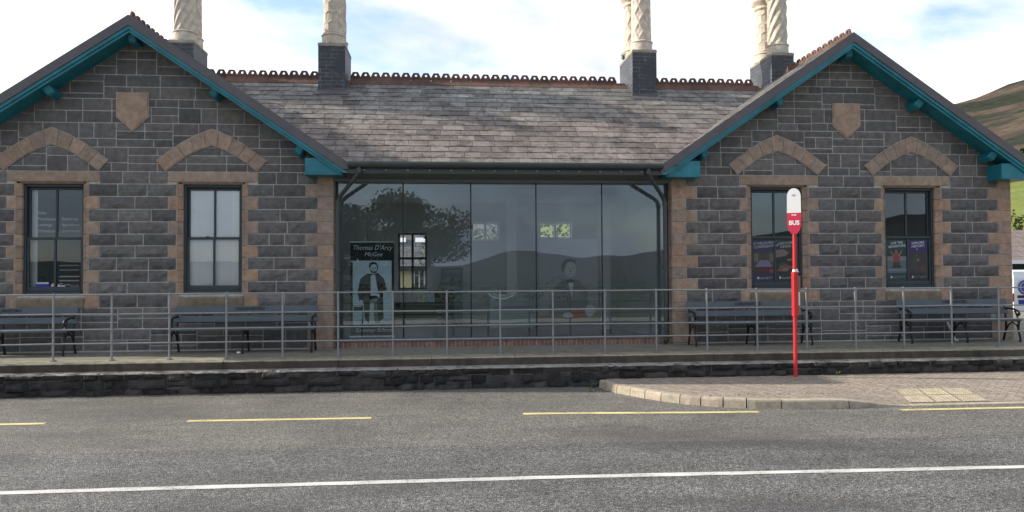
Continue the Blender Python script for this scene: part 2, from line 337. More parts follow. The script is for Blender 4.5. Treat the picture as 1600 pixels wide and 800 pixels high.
# ------------------------------------------------------------ ground, road, pavement, hills
def heightfield(name, x0, x1, nx, y0, y1, ny, fn, mat):
    mb = MB(); mb.grid([[(x0+(x1-x0)*i/nx, y0+(y1-y0)*j/ny, fn(x0+(x1-x0)*i/nx, y0+(y1-y0)*j/ny)) for j in range(ny+1)] for i in range(nx+1)], smooth=True)
    # faces point up
    mb.f = [tuple(reversed(f)) for f in mb.f]
    o = mb.build(name, mat); tag(o, kind='structure'); return o
def interp(x, K):
    if x <= K[0][0]: return K[0][1]
    for (a, b), (c, d) in zip(K, K[1:]):
        if x <= c: t = (x-a)/(c-a); t = t*t*(3-2*t)*.5+t*.5; return b+(d-b)*t
    return K[-1][1]
GND = -.56
mb = MB(); mb.face([(-2500, -2500, GND-.15), (2500, -2500, GND-.15), (2500, 2500, GND-.15), (-2500, 2500, GND-.15)])
tag(mb.build('ground', M['grass']), kind='structure')
def hill_h(x, y):
    d = math.hypot(x, y+13.78); az = math.atan2(x, y+13.78)
    g = interp(d, [(0, GND), (58, GND), (120, 6.6), (220, 22), (330, 46), (450, 82), (620, 125), (760, 130), (1300, 120)])
    k = interp(az, [(-1.2, .35), (0, .42), (.4, .72), (.56, .90), (.63, .965), (.69, 1.04), (.85, 1.22), (1.3, 1.2)])
    n = noise.fractal(Vector((x*.006, y*.006, 3)), 1, 2, 6)*min(1, max(0, (d-150)/400))*14
    return (g+.7)*k-.7+n-.02
heightfield('hills', -420, 1150, 130, 42, 1000, 90, hill_h, M['hill'])
def back_h(x, y):
    rid = interp(x, [(-700, 15), (-300, 10), (-120, 9), (-30, 6), (8, 5), (37, 14.5), (75, 11), (129, 13.5), (220, 25), (335, 42), (450, 50), (800, 70)])
    t = min(1, max(0, (-y-120)/340)); return GND-.05+(rid)*t*t*(3-2*t)+noise.fractal(Vector((x*.012, y*.012, 7)), 1, 2, 5)*2.5*t
heightfield('hillside', -700, 800, 110, -620, -118, 36, back_h, M['hill_back'])

RZ = -.47
mb = MB(); xs = [-60, -30, -16, -8, -4, 0, 4, 8, 16, 30, 60]
mb.grid([[(x, y, RZ) for x in xs] for y in (-11.4, -9, -7, -5, -3, -1.5)])
road = mb.build('road', M['asphalt']); tag(road, kind='structure')
mb = MB(); mb.box(-60, 60, -11.6, -11.4, RZ-.05, RZ+.12); mb.box(-60, 60, -13.5, -11.603, RZ-.05, RZ+.11)
tag(mb.build('far_pavement', M['kerb']), kind='structure')
mb = MB()
def line_y(x, K):
    return interp(x, K)
WL = [(-16, -6.99), (-4, -7.11), (.6, -7.14), (5.4, -7.27), (16, -7.52)]
xs = [-20+.12*i for i in range(340)]
mb.grid([[(x, line_y(x, WL)+h+.010*noise.noise(Vector((x*3, h*9, 0))), RZ+.004) for x in xs] for h in (-.052, .052)])
o = build_at(mb, 'white_line', M['white_line'], road)
YL = [(-12, -4.02), (-4.9, -4.06), (-.9, -4.18), (1.0, -4.14), (4.05, -4.36), (5.9, -4.46), (14, -4.62)]
for a, b in ((-9.5, -4.91), (-3.2, -.93), (1.0, 4.05), (5.93, 9.4), (10.6, 14)):
    mb = MB(); n = 24
    mb.grid([[(a+(b-a)*i/n, line_y(a+(b-a)*i/n, YL)+h+.006*noise.noise(Vector((i*.7+a, h*9, 2))), RZ+.004) for i in range(n+1)] for h in (-.055, .055)])
    build_at(mb, 'yellow_line', M['yellow_line'], road)

# pavement on the right with its dropped kerb
KP = [(2.43, -2.06), (2.47, -2.35), (2.60, -2.68), (2.80, -3.05), (3.06, -3.45), (3.34, -3.74), (3.65, -3.95), (4.08, -4.12), (4.55, -4.22), (5.22, -4.27), (6.1, -4.24), (8, -4.24), (12, -4.28), (18, -4.3)]
def kerb_h(x): return interp(x, [(5.2, .12), (6.12, .018), (9.5, .018), (10.4, .12)])
def kpath(s):
    for (a, b) in zip(KP, KP[1:]):
        d = math.dist(a, b)
        if s <= d: return (a[0]+(b[0]-a[0])*s/d, a[1]+(b[1]-a[1])*s/d)
        s -= d
    return KP[-1]
KL = sum(math.dist(a, b) for a, b in zip(KP, KP[1:]))
def pav_z(x, y):
    xk = max(x, 2.43); h = kerb_h(xk); t = min(1, max(0, (y+4.2)/1.2)); return RZ+h*(1-t)+.12*t
mb = MB(); rows = []
n = 150
for i in range(n+1):
    x, y = kpath(.12+(KL-.3)*i/n); d = kpath(min(KL, .12+(KL-.3)*i/n+.05)); tx, ty = d[0]-x, d[1]-y; l = math.hypot(tx, ty) or 1
    nx, ny = -ty/l, tx/l
    xi, yi = x+nx*.125, y+ny*.125
    rows.append([(xi+(max(xi, 2.52)-xi)*(j/8), yi+(-1.9-yi)*j/8, pav_z(xi, yi+(-1.9-yi)*j/8)-.004) for j in range(9)])
mb.grid(rows); pav = mb.build('pavement', M['paving']); tag(pav, kind='structure')
mb = MB(); s = 0.0
while s < KL-.2:
    ln = (.30 if s < 2.6 else .45) if s < 3.1 else .9
    P = []; m_ = 4 if ln < .5 else 6; c = vary((1, .98, .94), .12)
    for i in range(m_+1):
        a = s+.007+(ln-.014)*i/m_; x, y = kpath(min(a, KL-.1)); x2, y2 = kpath(min(a+.05, KL-.05)); l = math.hypot(x2-x, y2-y) or 1; nx, ny = -(y2-y)/l, (x2-x)/l
        z = RZ+kerb_h(x); j = random.uniform(-.002, .002)
        P.append([(x-nx*.012, y-ny*.012, RZ-.03), (x, y, z-.028+j), (x+nx*.008, y+ny*.008, z-.008), (x+nx*.028, y+ny*.028, z+j), (x+nx*.128, y+ny*.128, z), (x+nx*.129, y+ny*.129, RZ-.03)])
    mb.grid(P, c, smooth=False); mb.face(P[0], c); mb.face(list(reversed(P[-1])), c); s += ln
tag(mb.build('kerb', M['kerb']), kind='structure')
mb = MB()
TA, TB, TC, TD = (6.56, -3.33), (7.62, -3.36), (7.45, -4.10), (6.28, -4.10)
for i in range(3):
    for j in range(2):
        def bl(u, v): 
            x = (TA[0]*(1-u)+TB[0]*u)*(1-v)+(TD[0]*(1-u)+TC[0]*u)*v; y = (TA[1]*(1-u)+TB[1]*u)*(1-v)+(TD[1]*(1-u)+TC[1]*u)*v; return (x, y, pav_z(x, y)+.004)
        g = .012; c = vary((1, 1, 1), .12); u0, u1, v0, v1 = i/3+g, (i+1)/3-g, j/2+g, (j+1)/2-g
        mb.grid([[bl(u0+(u1-u0)*a/4, v0+(v1-v0)*b/4) for b in range(5)] for a in range(5)], c)
        for a in range(6):
            for b in range(6):
                x, y, z = bl(u0+(u1-u0)*(a+.5)/6, v0+(v1-v0)*(b+.5)/6); r = .011
                mb.face([(x-r*.6, y-r*.6, z+.005), (x+r*.6, y-r*.6, z+.005), (x+r*.6, y+r*.6, z+.005), (x-r*.6, y+r*.6, z+.005)], c)
                for k in range(4):
                    q = [(-1, -1), (1, -1), (1, 1), (-1, 1)]; p0, p1 = q[k], q[(k+1) % 4]
                    mb.face([(x+p0[0]*r, y+p0[1]*r, z), (x+p1[0]*r, y+p1[1]*r, z), (x+p1[0]*r*.6, y+p1[1]*r*.6, z+.005), (x+p0[0]*r*.6, y+p0[1]*r*.6, z+.005)], c)
build_at(mb, 'tactile_paving', M['tactile'], pav)

# platform: concrete terrace, coping and the rough wall below it
mb = MB(); mb.box(-18, 22, -1.42, 9, -.56, 0.0); plat = mb.build('platform', M['platform']); tag(plat, kind='structure')
mb = MB(); x = -18.0
while x < 22:
    ln = random.uniform(1.3, 1.9); c = vary((1, 1, 1), .08); j = random.uniform(-.008, .008); n = 10; P = []
    for i in range(n+1):
        xx = x+.003+(ln-.006)*i/n; k = .010*noise.noise(Vector((xx*4, 1, 0))); k2 = .008*noise.noise(Vector((xx*6, 4, 0)))
        P.append([(xx, -1.41, -.05), (xx, -1.41, .014), (xx, -1.78+j+k, .014+k2*.4), (xx, -1.80+j+k, -.006+k2), (xx, -1.80+j+k, -.125+k2), (xx, -1.5, -.125)])
    i0 = len(mb.f); mb.grid(P, c); 
    for q in range(i0, len(mb.f)):
        if (q-i0) % 5 >= 3: mb.m[q] = 1
    mb.face(P[0], c, 1); mb.face(list(reversed(P[-1])), c, 1); x += ln
tag(mb.build('coping', [M['coping'], M['coping_face']]), kind='structure')
wl = empty('platform_wall', (2, -1.9, RZ), 'low black rubble stone wall under the platform edge', 'wall')
mb = MB(); P = []
nX, nZ = 640, 9
# irregular stones: each cell of a jittered grid bulges on its own
cells = []
for r_, (za, zb) in enumerate(((-.13, -.25), (-.25, -.38), (-.38, -.53))):
    x = -18-random.random()*.3
    while x < 22:
        ln = random.choice((random.uniform(.12, .3), random.uniform(.3, .6))); cells.append((x, x+ln, zb+random.uniform(-.05, .02)*(r_ < 2), za+random.uniform(-.01, .03)*(r_ > 0), random.uniform(-.02, .07), vary((1, 1, 1.02), .5))); x += ln
for x0, x1, z0, z1, bul, c in cells:
    x0 += .009; x1 -= .009; z0 += .007; z1 -= .007
    n = max(3, int((x1-x0)/.055)); mz = 4; G = []
    for i in range(n+1):
        row = []
        for j in range(mz+1):
            u, v = i/n, j/mz; ex = min(u, 1-u)*n*.9; ez = min(v, 1-v)*mz*.8; e_ = min(1, ex, ez)
            xx = x0+(x1-x0)*u; zz = z0+(z1-z0)*v
            yy = -1.90-(.02+bul)*e_-.045*max(0, -.13-zz)-.03*noise.noise(Vector((xx*8, zz*8, bul*90)))-random.uniform(0, .008)
            row.append((xx, yy, zz))
        G.append(row)
    mb.grid([list(r) for r in zip(*G)], c)
mb.box(-18, 22, -1.893, -1.45, -.6, -.128, (.45, .45, .45), 1)
build_at(mb, 'rubble', [M['rubble'], M['ledge_mortar']], wl)
mb = MB(); P = []
for i in range(801):
    xx = -18+40*i/800; k = noise.noise(Vector((xx*5, 0, 9)))*.035+noise.noise(Vector((xx*17, 0, 2)))*.014; k2 = noise.noise(Vector((xx*7, 3, 9)))*.014
    P.append([(xx, -1.78, -.118), (xx, -1.83-k*.3, -.122+k2*.3), (xx, -1.925+k*.9, -.132+k2), (xx, -1.945+k, -.15-abs(k2)*1.6), (xx, -1.88, -.185)])
mb.grid(P); build_at(mb, 'mortar_ledge', M['ledge_mortar'], wl)

# ------------------------------------------------------------ the station building
ST = empty('station_building', (1.13, 0, 0), 'long stone former railway station with two gabled wings, teal bargeboards and glazed middle', 'building')
SL = .678; ZA = 5.834; HALF = 3.73; ZE = ZA-SL*HALF
WINGS = {'L': dict(xl=-8.87, xr=-2.013, xc=-5.42), 'R': dict(xl=4.274, xr=11.127, xc=7.672)}
WIN = {'L': [(-7.40, -6.37), (-4.665, -3.64)], 'R': [(5.84, 6.87), (8.545, 9.575)]}
LINT = {'L': [(-7.63, -6.079), (-4.905, -3.354)], 'R': [(5.61, 7.161), (8.31, 9.861)]}
ZS = [.777, 1.004, 1.225, 1.436, 1.657, 1.872, 2.081, 2.299, 2.521, 2.749, 2.971, 3.193]
BAS = [(1, 1, 1), (.88, .89, .91), (1.08, 1.06, 1.05), (.95, .94, .94), (1.14, 1.12, 1.10), (.82, .83, .85)]
SAND = [(1, 1, 1), (.92, .94, .97), (1.05, 1.0, .96), (1.05, .96, .88), (.88, .91, .95), (1.08, .98, .90)]
def clip(poly, a, b, c):
    """keep a*x+b*z<=c"""
    outp = []
    for k in range(len(poly)):
        p, q = poly[k], poly[(k+1) % len(poly)]; dp = a*p[0]+b*p[1]-c; dq = a*q[0]+b*q[1]-c
        if dp <= 0: outp.append(p)
        if dp*dq < 0: t = dp/(dp-dq); outp.append((p[0]+(q[0]-p[0])*t, p[1]+(q[1]-p[1])*t))
    return outp
def rock(mb, x0, x1, z0, z1, dep=.022, c=None, y=0.0, g=.0085):
    c = c or vary(random.choice(BAS), .14)
    x0 += g; x1 -= g; z0 += g; z1 -= g
    n = max(2, round((x1-x0)/.075)); k = max(2, round((z1-z0)/.065)); seed = random.random()*99; tilt = random.uniform(-.5, .5)
    P = []
    for j in range(k+1):
        row = []
        for i in range(n+1):
            edge = i in (0, n) or j in (0, k)
            u, v = i/n, j/k; xx = x0+(x1-x0)*u; zz = z0+(z1-z0)*v
            d = .003+random.uniform(0, .003) if edge else .006+dep*(.35+.65*random.random()+tilt*(v-.5))*(.7+1.1*noise.noise(Vector((xx*6, zz*6, seed))))
            jx = 0 if i in (0, n) else random.uniform(-.012, .012); jz = 0 if j in (0, k) else random.uniform(-.010, .010)
            row.append((xx+jx, y-d, zz+jz))
        P.append(row)
    mb.grid(P, c)
    mb.face([(x0, y-.003, z0), (x0, y+.01, z0), (x1, y+.01, z0), (x1, y-.003, z0)], c)
def flat_stone(mb, x0, x1, z0, z1, c=None, y=0.0, pr=.012, g=.005, bev=.006):
    c = c or vary(random.choice(SAND), .08); x0 += g; x1 -= g; z0 += g; z1 -= g
    f = [(x0+bev, y-pr, z0+bev), (x1-bev, y-pr, z0+bev), (x1-bev, y-pr, z1-bev), (x0+bev, y-pr, z1-bev)]
    b = [(x0, y-pr+bev, z0), (x1, y-pr+bev, z0), (x1, y-pr+bev, z1), (x0, y-pr+bev, z1)]; bb = [(p[0], y+.01, p[2]) for p in b]
    mb.face(f, c)
    for k in range(4):
        q = (k+1) % 4; mb.face([f[q], f[k], b[k], b[q]], c); mb.face([b[q], b[k], bb[k], bb[q]], c)
def poly_stone(mb, poly, c, y=0.0, pr=.03, bev=.006, back=.012):
    cx = sum(p[0] for p in poly)/len(poly); cz = sum(p[1] for p in poly)/len(poly)
    inn = [(p[0]+(cx-p[0])*min(.5, bev/max(.02, math.dist(p, (cx, cz)))), p[1]+(cz-p[1])*min(.5, bev/max(.02, math.dist(p, (cx, cz))))) for p in poly]
    mb.face([(p[0], y-pr, p[1]) for p in inn], c); n = len(poly)
    for k in range(n):
        q = (k+1) % n
        mb.face([(inn[q][0], y-pr, inn[q][1]), (inn[k][0], y-pr, inn[k][1]), (poly[k][0], y-pr+bev, poly[k][1]), (poly[q][0], y-pr+bev, poly[q][1])], c)
        mb.face([(poly[q][0], y-pr+bev, poly[q][1]), (poly[k][0], y-pr+bev, poly[k][1]), (poly[k][0], y+back, poly[k][1]), (poly[q][0], y+back, poly[q][1])], c)
def row_fill(mb, x0, x1, z0, z1, lo=.36, hi=.62, dep=.03):
    W = x1-x0
    if W < .1: rock(mb, x0, x1, z0, z1, dep); return
    n = max(1, round(W/random.uniform(lo, hi))); cuts = sorted([x0+W*(i+random.uniform(-.16, .16))/n for i in range(1, n)]); xs = [x0]+cuts+[x1]
    for a, b in zip(xs, xs[1:]): rock(mb, a, b, z0, z1, dep)
def snecked(mb, x0, x1, zlo, zhi, clips=()):
    z = zlo; nb = max(1, round((zhi-zlo)/.43)); H = (zhi-zlo)/nb
    for b in range(nb):
        z0 = zlo+H*b; x = x0-random.random()*.3*(b > 0)
        while x < x1-.05:
            ln = random.uniform(.55, 1.15)
            if x1-(x+ln) < .3: ln = x1-x
            kind = random.choice('aabbcde'); hs = {'a': (.5, .5), 'b': (.36, .64), 'c': (.64, .36), 'd': (.33, .34, .33), 'e': (.22, .5, .28)}[kind]
            zz = z0
            for h in hs:
                hh = h*H; n = 1 if (ln < .45 or (hh < .13 and random.random() < .6) or (ln < .62 and random.random() < .6)) else 2
                if ln > 1.0 and n == 1: n = 2
                cuts = [0]+([random.choice((.4, .5, .58, .66))] if n == 2 else [])+[1]
                for a, c_ in zip(cuts, cuts[1:]):
                    xa, xb = max(x0, x+ln*a), min(x1, x+ln*c_)
                    if xb-xa < .04: continue
                    poly = [(xa, zz), (xb, zz), (xb, zz+hh), (xa, zz+hh)]; cut = False
                    for (A, B, C_) in clips:
                        if any(A*p[0]+B*p[1] > C_ for p in poly): cut = True; poly = clip(poly, A, B, C_)
                        if len(poly) < 3: break
                    if len(poly) < 3: continue
                    if cut:
                        g = .0065; cx = sum(p[0] for p in poly)/len(poly); cz = sum(p[1] for p in poly)/len(poly)
                        poly = [(p[0]+(cx-p[0])*min(.4, g/max(.02, abs(cx-p[0])+.001)), p[1]+(cz-p[1])*min(.4, g/max(.02, abs(cz-p[1])+.001))) for p in poly]
                        poly_stone(mb, poly, vary(random.choice(BAS), .14), 0, .012)
                    else: rock(mb, xa, xb, zz, zz+hh, .014)
                zz += hh
            x += ln
WALL = {}
for wk, W in WINGS.items():
    xl, xr, xc = W['xl'], W['xr'], W['xc']; wins = WIN[wk]; lin = LINT[wk]
    top = lambda x: ZA-.13-SL*abs(x-xc)
    # backing: mortar face with window holes, plus reveals and side walls
    mb = MB(); hol = [(p[0]-.066, p[1]+.066) for p in wins]; br = sorted([xl, xr, xc]+[v for p in hol for v in p])
    for a, b in zip(br, br[1:]):
        hole = any(abs(a-p[0]) < 1e-6 for p in hol)
        if hole:
            mb.face([(a, 0, -.02), (b, 0, -.02), (b, 0, 1.0), (a, 0, 1.0)]); mb.face([(a, 0, 3.02), (b, 0, 3.02), (b, 0, top(b)), (a, 0, top(a))])
        else: mb.face([(a, 0, -.02), (b, 0, -.02), (b, 0, top(b)), (a, 0, top(a))])
    for side, x in ((1, xl), (-1, xr)):
        mb.face([(x, 0, -.02), (x, 6.3, -.02), (x, 6.3, top(x)), (x, 0, top(x))] if side < 0 else [(x, 6.3, -.02), (x, 0, -.02), (x, 0, top(x)), (x, 6.3, top(x))], (1, 1, 1), 1)
    mb.face([(xl, 6.3, -.02), (xl, 6.3, top(xl)), (xc, 6.3, top(xc)), (xr, 6.3, top(xr)), (xr, 6.3, -.02)], (1, 1, 1), 1)
    # the courses between the windows, then snecked rubble below and above
    qn, qw = .275, .49
    for i, (z0, z1) in enumerate(zip(ZS, ZS[1:])):
        k = i-(len(ZS)-2)             # 0 = lintel row, -1 below it ...
        jw = k % 2 == 0; q = qn if k % 2 == 0 else qw
        bl = [xl+q]; 
        for (wa, wb), (la, lb) in zip(wins, lin):
            ja, jb = (la, lb) if jw else (wa-.10, wb+.11)
            bl += [ja, jb]
        bl.append(xr-q)
        for a, b in zip(bl[0::2], bl[1::2]): row_fill(mb, a, b, z0, z1, dep=.042)
    snecked(mb, xl+.45, xr-.45, .02, .777)
    G = [(SL, 1, ZA-.16+SL*xc), (-SL, 1, ZA-.16-SL*xc)]
    snecked(mb, xl-.0, xr, 3.193, 5.78, G)
    W['wall'] = build_at(mb, 'wall', [M['mortar'], M['side_stone']], ST)
    # basalt faces use the basalt material: everything after the backing
    me = W['wall'].data; me.materials.append(M['basalt'])
    nback = sum(1 for _ in zip(br, br[1:]))+len(wins)+3
    for p in me.polygons:
        if p.index >= nback: p.material_index = 2
    # quoins, one column of dressed stones at each corner
    mbl, mbr = MB(), MB()
    for i, (z0, z1) in enumerate(zip(ZS, ZS[1:])):
        k = i-(len(ZS)-2); q = qn if k % 2 == 0 else qw
        for a, b, ex in ((xl, xl+q, xl), (xr-q, xr, xr)):
            c = vary(random.choice(SAND), .08); flat_stone(mbl if ex == xl else mbr, a, b, z0, z1, c, pr=.014)
    for z0, z1, q in ((.02, .40, .47), (.40, .60, .36), (.60, .777, .44)):
        for a, b in ((xl, xl+q), (xr-q, xr)): flat_stone(mbl if a == xl else mbr, a, b, z0, z1, vary((.85, .85, .85), .06), pr=.03 if z0 < .3 else .016)
    # return faces round the corner, chamfered like the stones in front
    for i, (z0, z1) in enumerate(zip([.02, .40, .60]+ZS, [.40, .60]+ZS)):
        c = vary(random.choice(SAND), .08); d = .45 if i % 2 else .3
        mbl.box(xl-.010, xl+.02, .012, d, z0+.005, z1-.005, c); mbr.box(xr-.02, xr+.010, .012, d, z0+.005, z1-.005, c)
    build_at(mbl, 'quoin', M['sandstone'], ST); build_at(mbr, 'quoin', M['sandstone'], ST)
    # shield
    sc = xc+{'L': -.1, 'R': .08}[wk]; mb = MB()
    poly_stone(mb, [(sc-.265, 4.585), (sc-.265, 4.17), (sc, 3.93), (sc+.265, 4.17), (sc+.265, 4.585)], (1.02, 1.0, .98), 0, .04, .008)
    poly_stone(mb, [(sc-.28, 4.60), (sc-.28, 4.16), (sc, 3.91), (sc+.28, 4.16), (sc+.28, 4.60)], (1.3, 1.4, 1.5), 0, .026, .002)
    build_at(mb, 'shield', M['sandstone'], ST)
    for wi, ((wa, wb), (la, lb)) in enumerate(zip(wins, lin)):
        mb = MB(); cx = (wa+wb)/2
        # surround: lintel, alternating jambs with a chamfer, sill
        for k, (z0, z1) in enumerate(zip(ZS, ZS[1:])):
            kk = k-(len(ZS)-2); wide = kk % 2 == 0
            if kk == 0:
                c = vary((.95, .97, .98), .05); flat_stone(mb, la, lb, z0+.035, z1, c, pr=.014)
                mb.face([(wa-.06, -.012, z0+.045), (wb+.06, -.012, z0+.045), (wb, .05, z0+.005), (wa, .05, z0+.005)], c); mb.face([(wa, .05, z0+.005), (wb, .05, z0+.005), (wb, .2, z0+.005), (wa, .2, z0+.005)], c)
                continue
            ja, jb = (la, lb) if wide else (wa-.10, wb+.11)
            if k == 0:
                flat_stone(mb, ja if wide else la, wa-.04, z0, z1, pr=.014); flat_stone(mb, wb+.04, jb if wide else lb, z0, z1, pr=.014); continue
            cl, cr = vary(random.choice(SAND), .08), vary(random.choice(SAND), .08); hi = z1+(.04 if kk == -1 else 0)
            flat_stone(mb, ja, wa-.06, z0, hi if not wide else z1, cl, pr=.014); flat_stone(mb, wb+.06, jb, z0, hi if not wide else z1, cr, pr=.014)
            for sx, xx, c in ((-1, wa, cl), (1, wb, cr)):
                za, zb = z0+.004, z1-.004+(.012 if kk == -1 else 0)
                f = [(xx+sx*.065, -.012, za), (xx+sx*.065, -.012, zb), (xx, .05, zb), (xx, .05, za)]; f2 = [(xx, .05, za), (xx, .05, zb), (xx, .2, zb), (xx, .2, za)]
                mb.face(f if sx < 0 else f[::-1], c); mb.face(f2 if sx < 0 else f2[::-1], c)
        su = build_at(mb, 'window_surround', M['sandstone'], ST)
        mb = MB(); P = []
        sx0, sx1 = wa-.045, wb+.045
        for x in (sx0, sx1): P.append([(x, .02, .784), (x, -.035, .79), (x, -.04, .93), (x, -.025, .955), (x, .2, 1.02)])
        mb.grid(P, (1, 1, 1)); mb.face(P[0]); mb.face(P[1][::-1]); mb.f = [tuple(reversed(f)) for f in mb.f]
        build_at(mb, 'sill', M['sill_stone'], su)
        # relieving arch: pointed, seven voussoirs a side
        mb = MB(); ax = cx
        inn = [(-.80, 3.205), (-.60, 3.362), (-.42, 3.487), (-.22, 3.592), (0, 3.668)]; outr = [(-.965, 3.382), (-.76, 3.54), (-.545, 3.695), (-.29, 3.842), (0, 3.96)]
        def at(K, t):
            f = t*(len(K)-1); i = min(int(f), len(K)-2); f -= i; return (K[i][0]+(K[i+1][0]-K[i][0])*f, K[i][1]+(K[i+1][1]-K[i][1])*f)
        for s in (-1, 1):
            nv = 4
            for v in range(nv):
                t0, t1 = v/nv*.89+.0, (v+1)/nv*.89
                p = [at(inn, t0), at(inn, t1), at(outr, t1), at(outr, t0)]
                if s > 0: p = [(-a, b) for a, b in p][::-1]
                cx_ = sum(a for a, b in p)/4; cz_ = sum(b for a, b in p)/4
                p = [(ax+a+(cx_-a)*.035, b+(cz_-b)*.035) for a, b in p]
                poly_stone(mb, p, vary(random.choice(SAND[:3]+SAND[4:5]), .08), 0, .036, .006)
        a0, a1 = at(inn, .89), at(outr, .89)
        poly_stone(mb, [(ax+a0[0]+.006, a0[1]), (ax, inn[-1][1]), (ax-a0[0]-.006, a0[1]), (ax-a1[0]-.006, a1[1]-.004), (ax, outr[-1][1]-.004), (ax+a1[0]+.006, a1[1]-.004)], vary(SAND[0], .06), 0, .036, .006)
        # pale pointing band behind the voussoirs
        ring = [at(outr, t/12) for t in range(13)]; ring_i = [at(inn, t/12) for t in range(13)]
        for s in (-1, 1):
            for (o0, o1, i0, i1) in zip(ring, ring[1:], ring_i, ring_i[1:]):
                q = [(i0[0]*-s, i0[1]-.012), (i1[0]*-s, i1[1]-.012), (o1[0]*-s, o1[1]+.012), (o0[0]*-s-s*-.0, o0[1]+.012)]
                q = [(ax+a, -.024, b) for a, b in q]; mb.face(q if s < 0 else q[::-1], (1.0, 1.25, 1.5))
        build_at(mb, 'relieving_arch', M['sandstone'], ST)
        # sash window
        wz0, wz1 = 1.02, 2.976; y0 = .10
        wd = empty('window', (ST.location), None); wd.parent = ST; wd.location = (0, 0, 0); ORI[wd.name] = tuple(ST.location)
        mb = MB(); F = .042
        mb.rbox(wa, wa+F, y0, y0+.12, wz0, wz1, .006, 1); mb.rbox(wb-F, wb, y0, y0+.12, wz0, wz1, .006, 1); mb.rbox(wa+F+.001, wb-F-.001, y0, y0+.12, wz1-.05, wz1, .006, 1); mb.rbox(wa+F+.001, wb-F-.001, y0-.01, y0+.12, wz0, wz0+.05, .006, 1)
        zm = 2.01; i0, i1 = wa+F+.002, wb-F-.002
        def sash(z0, z1, y, bot):
            st = .036
            mb.rbox(i0, i0+st, y, y+.04, z0, z1, .005, 1); mb.rbox(i1-st, i1, y, y+.04, z0, z1, .005, 1)
            mb.rbox(i0+st+.001, i1-st-.001, y, y+.04, z0, z0+bot, .005, 1); mb.rbox(i0+st+.001, i1-st-.001, y, y+.04, z1-.045, z1, .005, 1)
            mb.rbox((i0+i1)/2-.018, (i0+i1)/2+.018, y+.002, y+.038, z0+bot+.001, z1-.046, .005, 1)
        sash(zm-.022, wz1-.052, y0+.07, .045); sash(wz0+.052, zm+.022, y0+.025, .085)
        if (wk, wi) == ('L', 1): mb.rbox((i0+i1)/2-.14, (i0+i1)/2-.08, y0+.005, y0+.024, zm+.0, zm+.035, .005, 1)
        build_at(mb, 'sash', M['frame_paint'], wd)
        mb = MB(); mb.face([(i0+.03, y0+.092, zm), (i1-.03, y0+.092, zm), (i1-.03, y0+.092, wz1-.06), (i0+.03, y0+.092, wz1-.06)])
        mb.face([(i0+.03, y0+.047, wz0+.1), (i1-.03, y0+.047, wz0+.1), (i1-.03, y0+.047, zm), (i0+.03, y0+.047, zm)])
        build_at(mb, 'pane', M['glass'], wd)
        W.setdefault('w', []).append((wd, i0, i1, y0))
    # the room behind the two windows
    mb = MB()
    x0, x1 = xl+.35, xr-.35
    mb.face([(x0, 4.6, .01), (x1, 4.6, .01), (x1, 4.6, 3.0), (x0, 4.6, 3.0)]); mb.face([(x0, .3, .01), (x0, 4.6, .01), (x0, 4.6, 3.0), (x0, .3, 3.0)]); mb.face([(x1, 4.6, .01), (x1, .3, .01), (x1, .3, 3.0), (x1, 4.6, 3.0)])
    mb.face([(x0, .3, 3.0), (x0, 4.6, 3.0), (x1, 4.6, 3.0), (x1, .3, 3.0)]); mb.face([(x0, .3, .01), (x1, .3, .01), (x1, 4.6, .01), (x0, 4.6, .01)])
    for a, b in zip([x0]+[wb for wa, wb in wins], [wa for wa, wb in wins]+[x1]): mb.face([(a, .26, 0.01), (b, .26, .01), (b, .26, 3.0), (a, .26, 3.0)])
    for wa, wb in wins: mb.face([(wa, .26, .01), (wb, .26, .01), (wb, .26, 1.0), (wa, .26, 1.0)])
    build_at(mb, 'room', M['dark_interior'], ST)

# roofs
def slates(mb, O, U, V, Nn, lu, lv, lo, hi, gauge=.248, colf=None):
    nr = int(math.ceil(lv/gauge))
    for r_ in range(nr):
        v0 = r_*gauge; v1 = min(v0+gauge+.07, lv); a, b = lo(v0), hi(v0)
        u = a-random.uniform(.05, .35)
        while u < b:
            wd_ = random.uniform(.30, .46); ua, ub = max(a, u+.004), min(b, u+wd_-.004)
            if ub-ua > .03:
                c = colf(ua, v0); j = random.uniform(0, .006); h0 = .013+j*.6; h1 = .003; dv = random.uniform(-.006, .006); sk = random.uniform(-.004, .004)
                p = [O+U*ua+V*(v0+dv)+Nn*h0, O+U*ub+V*(v0+dv+sk)+Nn*(h0+random.uniform(-.003, .003)), O+U*ub+V*v1+Nn*h1, O+U*ua+V*v1+Nn*h1]
                mb.face(p, c); q = [x-Nn*.008 for x in p]
                mb.face([q[0], q[1], p[1], p[0]], tuple(.6*x for x in c)); mb.face([q[1], q[2], p[2], p[1]], c); mb.face([q[3], q[0], p[0], p[3]], c)
            u += wd_
def slate_col(u, v):
    n = noise.fractal(Vector((u*.8, v*1.3, 4)), 1, 2, 4); t = v/4.2
    brown, grey = (.98, .86, .81), (.98, 1.0, .98)
    k = min(1, max(0, (t-.42)*3.2+n*.9)); c = [a+(b-a)*k for a, b in zip(brown, grey)]
    d = random.choice((.72, .86, .95, 1, 1, 1.1, 1.2))*(1+.06*random.uniform(-1, 1))
    if random.random() < .05: d *= .7
    return tuple(x*d for x in c)
TH = math.atan(SL); CS, SN = math.cos(TH), math.sin(TH)
